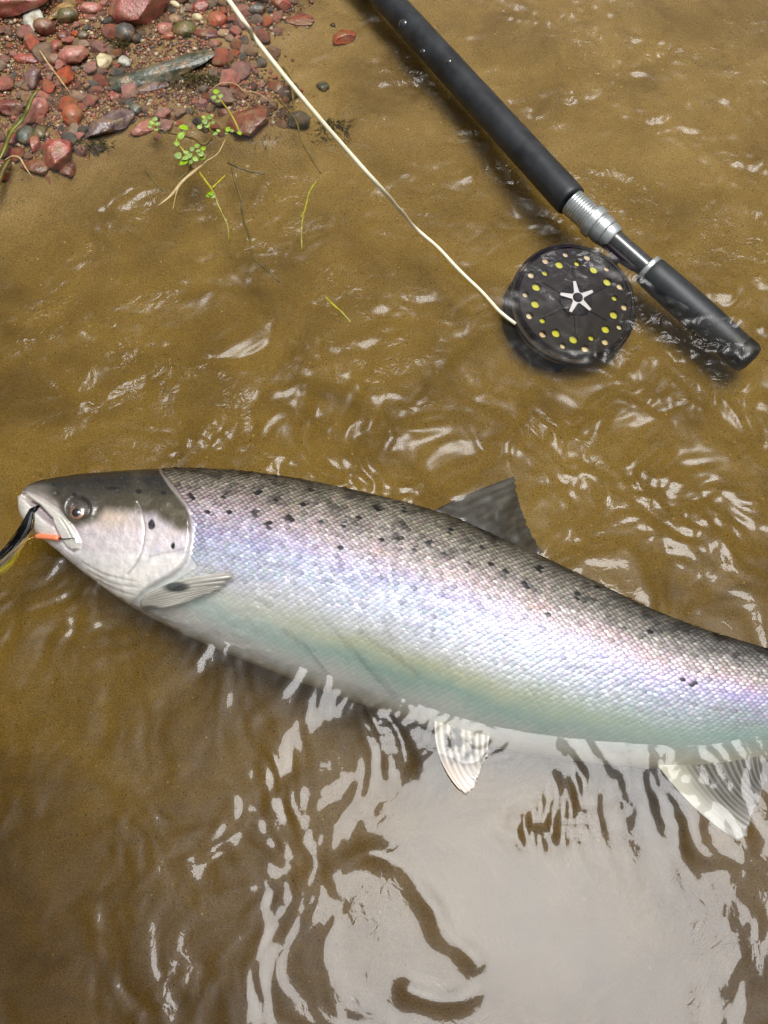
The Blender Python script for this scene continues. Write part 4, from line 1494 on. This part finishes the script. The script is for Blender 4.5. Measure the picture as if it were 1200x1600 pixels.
BIG = [
    ('flat dusty red slab lying behind the white stone', 14, -6, 150, 70, 22, R1, 1, 0.6, 0.5),
    ('white leaf shaped stone with a thin dark crack', 54, 27, 38, 52, 8, WH, 2, 0.5, 0.45),
    ('wrinkled red brown pebble leaning on the white stone', 69, 43, 36, 25, 0, R4, 3, 0.3, 0.9),
    ('yellow banded oval stone beside the white stone', 98, 14, 24, 58, -32, YB, 4, 0.3, 0.6),
    ('dark olive wet pebble against the yellow banded stone', 105, 26, 36, 28, 35, OL, 5, 0.2, 0.8),
    ('big angular red stone standing above the gravel', 214, 6, 104, 84, -6, R1, 6, 0.8, 0.75),
    ('round dark grey pebble tucked under the big red stone', 196, 52, 32, 30, 0, GY, 7, 0.1, 0.8),
    ('pink stone split by a dark cleft', 116, 88, 50, 32, 24, PK, 8, 0.7, 0.8),
    ('cream angular stone with a notched top', 162, 96, 26, 30, -12, CR, 9, 0.9, 0.7),
    ('small pale grey angular stone next to the cream stone', 195, 98, 22, 22, 20, WH, 10, 0.8, 0.7),
    ('purple grey speckled stone beside a dry straw', 50, 119, 31, 44, -8, PU, 11, 0.6, 0.8),
    ('long greenish slate lying half under water', 262, 106, 186, 44, 22, SL, 12, 0.35, 0.62),
    ('shiny purple grey wedge stone above the sand edge', 168, 195, 92, 38, 32, GL, 13, 0.7, 0.7),
    ('pale pink stone just right of the shiny wedge stone', 226, 200, 50, 22, 38, PK, 14, 0.5, 0.6),
    ('grey green pebble between two red stones', 212, 170, 27, 22, 0, TE, 15, 0.1, 0.7),
    ('teal grey round pebble among red stones', 40, 211, 32, 36, 0, TE, 16, 0.1, 0.75),
    ('olive grey pebble touching the teal grey pebble', 63, 207, 22, 26, 0, OL, 17, 0.1, 0.7),
    ('large angular brick red stone with three corners', 90, 240, 50, 50, -20, R2, 18, 0.8, 0.7),
    ('upright brick red stone below the teal grey pebble', 53, 224, 22, 32, 15, R2, 19, 0.6, 0.8),
    ('narrow red stone left of the teal grey pebble', 20, 217, 18, 30, 10, R2, 20, 0.5, 0.7),
    ('wet pink red stone behind the teal grey pebble', 60, 170, 36, 34, 10, PK, 21, 0.5, 0.85),
    ('orange red rounded stone left of the shiny wedge stone', 113, 180, 32, 34, 0, R3, 22, 0.3, 0.8),
    ('broad wet red brown stone by the green grass blade', 16, 168, 52, 26, 4, R4, 23, 0.4, 0.7),
    ('long red pebble with a pale spot on top', 42, 93, 44, 16, -4, R2, 24, 0.1, 0.7),
    ('red drop shaped pebble beside the pink split stone', 88, 72, 18, 22, -20, R2, 25, 0.1, 0.8),
    ('dark red stone under the pink split stone', 82, 92, 26, 22, 0, R4, 26, 0.3, 0.6),
    ('grey green round pebble on sandy gravel', 130, 54, 18, 15, 0, TE, 27, 0.1, 0.6),
    ('brown pebble beside the wrinkled pebble', 98, 55, 18, 17, 0, R4, 28, 0.1, 0.7),
    ('pink red pebble behind the grey green pebble', 142, 14, 36, 22, 5, PK, 29, 0.3, 0.7),
    ('flat purple red pebble under a pink red pebble', 143, 28, 24, 12, 0, R4, 30, 0.2, 0.6),
    ('moss green pebble at the end of the slate', 289, 46, 34, 32, -30, GN_, 31, 0.15, 0.7),
    ('orange stone right of the moss green pebble', 340, 32, 34, 26, 0, R3, 32, 0.3, 0.7),
    ('square flat red stone above the moss green pebble', 313, 11, 30, 20, 0, R2, 33, 0.7, 0.7),
    ('white oval pebble beside the big red stone', 274, 8, 20, 10, -30, CR, 34, 0.1, 0.8),
    ('cream oval pebble on a tan stone', 309, 28, 20, 14, -38, CR, 35, 0.1, 0.8),
    ('tan pebble between big red stone and green pebble', 273, 31, 26, 18, 0, TN, 36, 0.3, 0.7),
    ('pink sloping stone at the foot of the big red stone', 258, 44, 26, 26, -20, PK, 37, 0.6, 0.7),
    ('orange red pebble above the slate', 264, 57, 24, 14, 20, R3, 38, 0.3, 0.7),
    ('tan grey pebble at the upper tip of the slate', 350, 52, 22, 16, 0, TN, 39, 0.3, 0.6),
    ('dull red pebble under the moss green pebble', 322, 52, 44, 20, 0, R4, 40, 0.2, 0.5),
    ('big flat brown red stone under water below the sprigs', 392, 182, 82, 58, 8, BR, 41, 0.45, 0.32),
    ('brown red pebble under water beside the line', 432, 133, 32, 24, 0, BR, 42, 0.4, 0.5),
    ('orange red lone stone on the clean sand', 534, 59, 46, 25, 24, R3, 43, 0.5, 0.6),
    ('flat pale red stone sunk in the sand', 470, 28, 50, 26, -8, R2, 44, 0.4, 0.3),
    ('small purple grey pebble alone on the sand', 504, 134, 22, 17, -35, GY, 45, 0.2, 0.5),
    ('red stone at the top edge of the gravel by the line', 438, 8, 34, 24, -20, R2, 46, 0.6, 0.7),
    ('dark grey wet stone at the top of the gravel', 404, 14, 34, 26, 10, GY, 47, 0.5, 0.6),
    ('red shard half buried at the lower end of the gravel', 100, 262, 32, 36, 60, R4, 48, 0.6, 0.5),
    ('broad brown red pebble sunk in the sand edge', 58, 258, 48, 30, -10, BR, 49, 0.2, 0.45),
    ('red chip lying out on the sand', 50, 284, 26, 14, 20, R2, 50, 0.6, 0.5),
    ('red stone sunk in the sand at the frame edge', 4, 300, 34, 20, 10, R2, 51, 0.5, 0.4),
    ('red stone fragment resting above the shiny wedge stone', 178, 152, 22, 22, 0, R2, 52, 0.6, 0.7),
    ('purple pink stone under the slate', 236, 136, 58, 18, 10, PU, 53, 0.4, 0.5),
    ('pale tan stone beside the sprig stems', 318, 230, 62, 20, -14, TN, 54, 0.3, 0.35),
]
for (lb, px, py, w_, h_, rot, mt, sd, ang_, tall) in BIG:
    under = 'under water' in lb or 'sunk' in lb
    put_stone('stone' if w_ > 26 else 'pebble', lb, px, py, w_, h_, rot, mt, sd, ang_, tall, sink=0.42 if under else 0.30, sub=4 if w_ > 45 else 3, rough=0.05 if mt is SL else 0.02, cat='stone' if w_ > 26 else 'pebble')

# the many small pebbles: individuals from shared shapes
KINDS = [('pebble', 'small brick red pebble in the wet gravel', stone_mat('gravel_red', (178, 92, 64), (140, 68, 50), 1.2, rv=0.28), 'small red pebbles of the gravel', 110),
         ('pebble', 'small dark brown pebble in the wet gravel', stone_mat('gravel_brown', (132, 84, 56), (96, 62, 42), 1.2, rv=0.3), 'small brown pebbles of the gravel', 60),
         ('pebble', 'small tan pebble in the wet gravel', stone_mat('gravel_tan', (158, 126, 94), (128, 94, 66), 1.2, rv=0.25), 'small tan pebbles of the gravel', 48),
         ('pebble', 'small grey pebble in the wet gravel', stone_mat('gravel_grey', (104, 98, 88), (72, 68, 62), 1.2, rv=0.3), 'small grey pebbles of the gravel', 34)]
BANKPX = [(-30, -30), (450, -30), (452, 30), (400, 70), (385, 120), (440, 150), (450, 205), (330, 205), (240, 225), (150, 235), (110, 285), (40, 300), (-30, 320)]
rg = np.random.default_rng(5)
small_me = {}
for (nm, lb, mt, grp, cnt) in KINDS:
    shapes = []
    for k in range(6):
        V, F = stone_shape(200 + k * 7 + len(lb), 0.35 + 0.55 * (k % 2), 3, 0.05)
        me = mesh_np('pebble', V, F, True)
        me.materials.append(mt)
        shapes.append(me)
    made = tries = 0
    while made < cnt and tries < 6000:
        tries += 1
        px, py = rg.uniform(-15, 470), rg.uniform(-15, 305)
        if poly_sd(np.array([px]), np.array([py]), BANKPX)[0] < -rg.exponential(7):
            continue
        if 190 < px < 330 and 66 < py < 150 and rg.random() < 0.8:
            continue
        r = 5.0 + rg.gamma(2.0, 2.6)
        r = min(r, 17)
        if any((px - a) ** 2 + (py - b_) ** 2 < (c * 0.78 + r * 0.42) ** 2 for a, b_, c in TAKEN):
            continue
        put_stone(nm, lb, px, py, 2 * r * rg.uniform(0.9, 1.35), 2 * r * rg.uniform(0.7, 1.0), rg.uniform(0, 180), mt, 0, tall=rg.uniform(0.5, 0.85), sink=rg.uniform(0.2, 0.4), group=grp, me=shapes[made % 6], cat='pebble')
        TAKEN[-1] = (px, py, r * 0.8)
        made += 1
    print(nm, lb, made)

# grit between them: uncountable, one object
V0, F0 = ICO[1]
pal = linv(np.array([(150, 80, 62), (176, 104, 80), (112, 70, 52), (150, 112, 76), (196, 176, 142), (90, 76, 60), (140, 92, 58), (76, 60, 44), (128, 84, 54)]))
na, nb_ = 24000, 1500
gx_ = np.concatenate([rg.uniform(-40, 540, na), rg.uniform(-60, 1260, nb_)])
gy2 = np.concatenate([rg.uniform(-40, 330, na), rg.uniform(-60, 700, nb_)])
gr_ = np.concatenate([1.0 + rg.gamma(1.6, 0.9, na), rg.uniform(0.5, 1.2, nb_)])
ok = np.concatenate([poly_sd(gx_[:na], gy2[:na], BANKPX) > -rg.exponential(14, na), np.ones(nb_, bool)])
ok[:na] &= fbm(gx_[:na] * 0.012, gy2[:na] * 0.02, 151, 2) > -0.55
gx_, gy2, gr_ = gx_[ok], gy2[ok], np.clip(gr_[ok], 0, 5)
p0_ = P(gx_, gy2, 0)
gz = bed_z(p0_[:, 0], p0_[:, 1])
cg = P(gx_, gy2, gz)
ng = len(cg)
sg_ = gr_ * ((cg - CAM) @ FW) * TH / 800
an = rg.uniform(0, 6.28, ng)
L0 = V0[None] * (1 + rg.uniform(-0.28, 0.28, (ng, len(V0), 1))) * np.stack([sg_, sg_ * rg.uniform(0.6, 1, ng), sg_ * 0.6], 1)[:, None]
W0 = np.stack([L0[..., 0] * np.cos(an)[:, None] - L0[..., 1] * np.sin(an)[:, None], L0[..., 0] * np.sin(an)[:, None] + L0[..., 1] * np.cos(an)[:, None], L0[..., 2]], -1) + cg[:, None] + np.stack([0 * sg_, 0 * sg_, sg_ * 0.2], 1)[:, None]
gcol = pal[rg.integers(len(pal), size=ng)] * rg.uniform(0.6, 1.1, (ng, 1))
gf_ = (np.arange(ng) * len(V0))[:, None, None] + np.array(F0)[None]
gv, gf, gc = [W0.reshape(-1, 3)], [gf_.reshape(-1, 3)], [np.repeat(gcol, len(V0), axis=0)]
M_GRIT = principled('grit', rough=0.35, coat=0.5, attr='tint')
me = mesh_np('gravel', np.vstack(gv), np.vstack(gf), True, np.vstack(gc))
gr = obj('gravel', me, M_GRIT)
tag(gr, 'fine reddish grit between the stones of the bank', 'gravel', kind='stuff')

# ------------------------------------------------------------------ water plants, grass and twigs
M_LEAF = principled('bright_leaf', lin(146, 178, 44), 0.35, coat=0.3, noise=(160, lin(110, 150, 26), 0.4, 0.7), random_var=0.16)
M_STEM = principled('green_stem', lin(178, 168, 40), 0.4, coat=0.3, noise=(120, lin(140, 128, 30), 0.4, 0.7))
M_DSTEM = principled('dark_stem', lin(112, 96, 34), 0.45, noise=(120, lin(70, 56, 24), 0.4, 0.7))
M_STRAW = principled('dry_straw', lin(206, 182, 130), 0.5, noise=(90, lin(160, 128, 84), 0.4, 0.7))
M_GRASS = principled('grass_blade', lin(128, 132, 26), 0.35, coat=0.4, noise=(60, lin(84, 84, 20), 0.35, 0.65))
M_MOSS = principled('dark_moss', lin(92, 82, 28), 0.6, noise=(260, lin(54, 46, 16), 0.4, 0.7))


def zw(px, py, up_=0.0):
    """just above whichever is higher, bed or water"""
    x, y = P(px, py, 0)[:2]
    return max(float(bed_z(x, y)), 0.0) + up_


def zbd(px, py, up_=0.0):
    x, y = P(px, py, 0)[:2]
    return float(bed_z(x, y)) + up_


def leaf_mesh(c, r, ang, tilt, aspect=0.8):
    n = 12
    V = [c]
    d1 = np.array([math.cos(ang), math.sin(ang), tilt])
    d2 = np.array([-math.sin(ang), math.cos(ang), 0.1])
    for ringf in (0.55, 1.0):
        for k in range(n):
            a = 2 * math.pi * k / n
            V.append(c + d1 * r * ringf * math.cos(a) + d2 * r * aspect * ringf * math.sin(a) * (1 - 0.15 * math.cos(a)) + np.array([0, 0, r * (0.22 * ringf ** 2 * abs(math.sin(a)) - 0.1 * ringf ** 2)]))
    F = [(0, 1 + k, 1 + (k + 1) % n) for k in range(n)] + [(1 + k, 1 + n + k, 1 + n + (k + 1) % n, 1 + (k + 1) % n) for k in range(n)]
    return np.array(V), F


def sprig(label, stems, leaves, seed, stem_mat=M_STEM, rad=0.0008):
    rg_ = np.random.default_rng(seed)
    base_ = stems[0][0]
    t_ = empty('water_plant', P(base_[0], base_[1], zbd(base_[0], base_[1])))
    tag(t_, label, 'water plant')
    for s_ in stems:
        e = spline(np.array([P(x, y, z) for x, y, z in s_]), 26)
        MB().tube(e, np.linspace(rad * 1.35, rad * 0.8, 26), 7).build('stem', stem_mat, t_)
    for (x, y, r, z) in leaves:
        c = P(x, y, z)
        V, F = leaf_mesh(c, r * px_size(x, y, z), rg_.uniform(0, 6.28), rg_.uniform(-0.25, 0.35))
        o = MB().add(V, F).build('leaf', M_LEAF, t_)
        sm = o.modifiers.new('thickness', 'SOLIDIFY')
        sm.thickness = 0.0004
    return t_


U = zw
sprig('bright green leafy sprig rising from the water at the sand edge',
      [[(296, 262, U(296, 262, -.004)), (288, 238, .006), (276, 222, .010), (282, 208, .013), (288, 198, .016)], [(296, 262, U(296, 262, -.004)), (306, 244, .008), (316, 232, .012)], [(292, 256, 0), (284, 246, .008), (278, 242, .01)]],
      [(287, 199, 7.5, .017), (283, 212, 7, .014), (276, 224, 5.5, .012), (278, 243, 7.5, .013), (286, 254, 7.5, .012), (296, 243, 6, .013), (305, 248, 5.5, .012), (314, 240, 6, .014), (308, 228, 5, .014), (318, 232, 5, .013), (300, 233, 5, .013), (291, 238, 5, .012), (316, 247, 5, .011), (289, 247, 6, .014), (298, 252, 5, .010), (309, 236, 4.5, .015)], 1)
sprig('small yellow green leaf cluster behind the leafy sprig',
      [[(334, 210, U(334, 210, -.002)), (326, 200, .006), (320, 190, .009), (314, 196, .010)], [(326, 200, .006), (330, 186, .010)]],
      [(312, 198, 5, .011), (320, 190, 5.5, .012), (328, 184, 5, .012), (331, 180, 4, .012), (323, 196, 4.5, .010), (336, 209, 4.5, .007), (341, 204, 3.5, .006), (318, 183, 4, .012), (332, 192, 4, .010)], 2)
sprig('yellow stalked sprig curving over the flat brown stone',
      [[(376, 212, U(376, 212, -.002)), (368, 192, .006), (358, 174, .009), (346, 158, .011), (338, 146, .012)]],
      [(338, 143, 6, .013), (334, 152, 5, .012), (345, 150, 4.5, .012), (340, 158, 4.5, .011), (356, 202, 5, .006), (362, 204, 4, .006), (374, 208, 4, .005), (354, 208, 3.5, .004)], 3)
sprig('tiny pale sprig beside the pale pink stone', [[(250, 208, U(250, 208, -.002)), (243, 198, .007), (240, 190, .010)]],
      [(242, 186, 5, .011), (237, 192, 5, .010), (246, 194, 4.5, .010), (234, 198, 4, .009), (244, 202, 4, .007)], 4)
Wt = 0.0
sprig('trailing yellow stem with one leaf below the leafy sprig',
      [[(310, 268, .002), (322, 284, 0.0012), (332, 298, 0.001), (340, 318, -.003), (350, 340, -.008), (356, 354, -.012), (358, 380, -.02)], [(332, 294, .001), (342, 284, .001), (352, 274, -.001)]],
      [(329, 302, 6, .004), (325, 306, 4, .003), (333, 307, 4, .003)], 5, rad=0.0009)
sprig('long dark green underwater stem with a yellow end',
      [[(362, 262, .000), (368, 285, -.003), (375, 305, -.006), (380, 342, -.008), (390, 372, -.007), (395, 402, -.006), (412, 418, -.003), (428, 432, -.001), (438, 442, -.004)], [(356, 254, -.002), (384, 266, -.003), (414, 272, -.006)]], [], 6, M_DSTEM, 0.0010)
sprig('thin brown green stem that bends beside the fly line',
      [[(432, 152, U(432, 152, .001)), (452, 174, .003), (464, 192, .003), (470, 218, .001), (486, 248, -.001), (501, 271, -.003)]], [], 7, M_DSTEM, 0.0008)
sprig('yellow underwater stem below the bent brown stem',
      [[(494, 284, -.003), (484, 300, -.002), (478, 322, -.002), (472, 348, -.002), (471, 372, -.003), (472, 390, -.006)], [(474, 332, -.002), (470, 340, -.002)]], [], 8, M_STEM, 0.0009)
sprig('short yellow stem alone in open water above the fish',
      [[(508, 464, -.004), (520, 476, -.001), (534, 488, -.001), (548, 504, -.003)]], [], 9, M_STEM, 0.0010)
sprig('tangled dark roots under the leafy sprigs',
      [[(228, 268, U(228, 268, .0)), (246, 290, .001), (256, 300, -.002)], [(330, 216, .002), (318, 226, .003), (300, 216, .003), (256, 206, .003)], [(300, 168, .003), (310, 182, .004), (326, 204, .003)], [(300, 262, .001), (290, 272, .002), (278, 282, .001)]], [], 10, M_DSTEM, 0.0009)

# grass blade and straws


def blade(name, label, cat, pts, wpx, mat, fork=None):
    e = spline(np.array([P(x, y, z) for x, y, z in pts]), 30)
    tq = np.gradient(e, axis=0)
    tq /= np.linalg.norm(tq, axis=1)[:, None]
    sd = np.cross(tq, [0, 0, 1.0])
    sd /= np.linalg.norm(sd, axis=1)[:, None]
    w_ = wpx * px_size(pts[0][0], pts[0][1], 0) / 2 * np.interp(np.linspace(0, 1, 30), [0, 0.15, 0.7, 1], [0.6, 1, 0.9, 0.15])
    V = np.concatenate([e - sd * w_[:, None], e + [0, 0, -0.0006], e + sd * w_[:, None], e + [0, 0, 0.0003]], 1).reshape(-1, 3)
    mb = MB().add(V, [tuple(f) for f in grid_faces(30, 4, True)] + [(0, 1, 2, 3), (119, 118, 117, 116)])
    for f_ in (fork or []):
        mb.tube(spline(np.array([P(x, y, z) for x, y, z in f_]), 16), np.linspace(0.0007, 0.0003, 16), 6)
    o = mb.build(name, mat)
    return tag(o, label, cat)


blade('grass_blade', 'curved olive green grass blade over the gravel', 'grass', [(60, 139, .022), (50, 152, .020), (42, 172, .018), (36, 184, .012), (18, 205, .010), (8, 228, .010), (0, 246, .008), (-20, 280, .004)], 8, M_GRASS)
blade('grass_blade', 'dark green grass blade lying at the gravel edge', 'grass', [(16, 246, .006), (6, 262, .005), (0, 276, .004), (-8, 296, .003), (-30, 310, .002)], 10, M_DSTEM)
blade('straw', 'pale straight straw lying on the pebbles', 'straw', [(60, 76, .010), (78, 103, .011), (94, 124, .010), (112, 149, .007)], 2.6, M_STRAW)
blade('straw', 'thin curled straw on the sand below the red stones', 'straw', [(8, 250, .006), (18, 244, .008), (30, 246, .008), (40, 262, .006), (50, 276, .003)], 3, M_STRAW)
blade('straw', 'dry forked grass stalk below the leafy sprig', 'straw', [(322, 252, .004), (302, 268, .006), (284, 284, .004), (266, 306, .003), (246, 322, .002)], 7, M_STRAW,
      fork=[[(284, 284, .004), (276, 300, .003), (270, 328, .001)], [(322, 252, .004), (340, 240, .004), (352, 218, .003)]])
blade('straw', 'fine pale root strand looping above the brown stone', 'straw', [(332, 138, .006), (345, 130, .006), (366, 130, .006), (382, 142, .005), (404, 146, .005), (430, 166, .004)], 1.8, M_STRAW)
blade('twig', 'short dark twig on the sand beside the slate', 'twig', [(353, 96, U(353, 96, .002)), (364, 103, U(364, 103, .0025)), (376, 111, U(376, 111, .002))], 4, M_DSTEM)
blade('twig', 'dark wet twig leaning on the brown red pebble', 'twig', [(442, 104, .003), (452, 124, .004), (457, 145, .003), (459, 172, .0)], 6, M_DSTEM)


def moss(label, cx, cy, w_, h_, n, seed, z_=0.0):
    rg_ = np.random.default_rng(seed)
    mb = MB()
    for k in range(n):
        a, r = rg_.uniform(0, 6.28), math.sqrt(rg_.random())
        x, y = cx + w_ * r * math.cos(a), cy + h_ * r * math.sin(a)
        z0 = zbd(x, y, 0.0005)
        x2, y2 = x + rg_.normal(0, 9), y + rg_.normal(0, 6)
        p0, p1 = P(x, y, z0), P(x2, y2, z0 + rg_.uniform(0.001, 0.006))
        mb.tube(spline([p0, (p0 + p1) / 2 + rg_.normal(0, 0.001, 3), p1], 6), [0.0005, 0.0006, 0.0006, 0.0005, 0.0004, 0.0002], 4)
    o = mb.build('moss_clump', M_MOSS)
    return tag(o, label, 'moss')


moss('dark moss clump under water beneath the fly line', 520, 206, 22, 18, 260, 1)
moss('olive moss strip along the flat brown stone', 430, 214, 58, 8, 260, 2)
moss('dark moss under the shiny wedge stone', 140, 226, 38, 8, 160, 3)
moss('dark moss along the lower edge of the slate', 300, 124, 50, 10, 200, 4)
moss('small dark moss tuft under the big red stone', 186, 68, 10, 10, 60, 5)
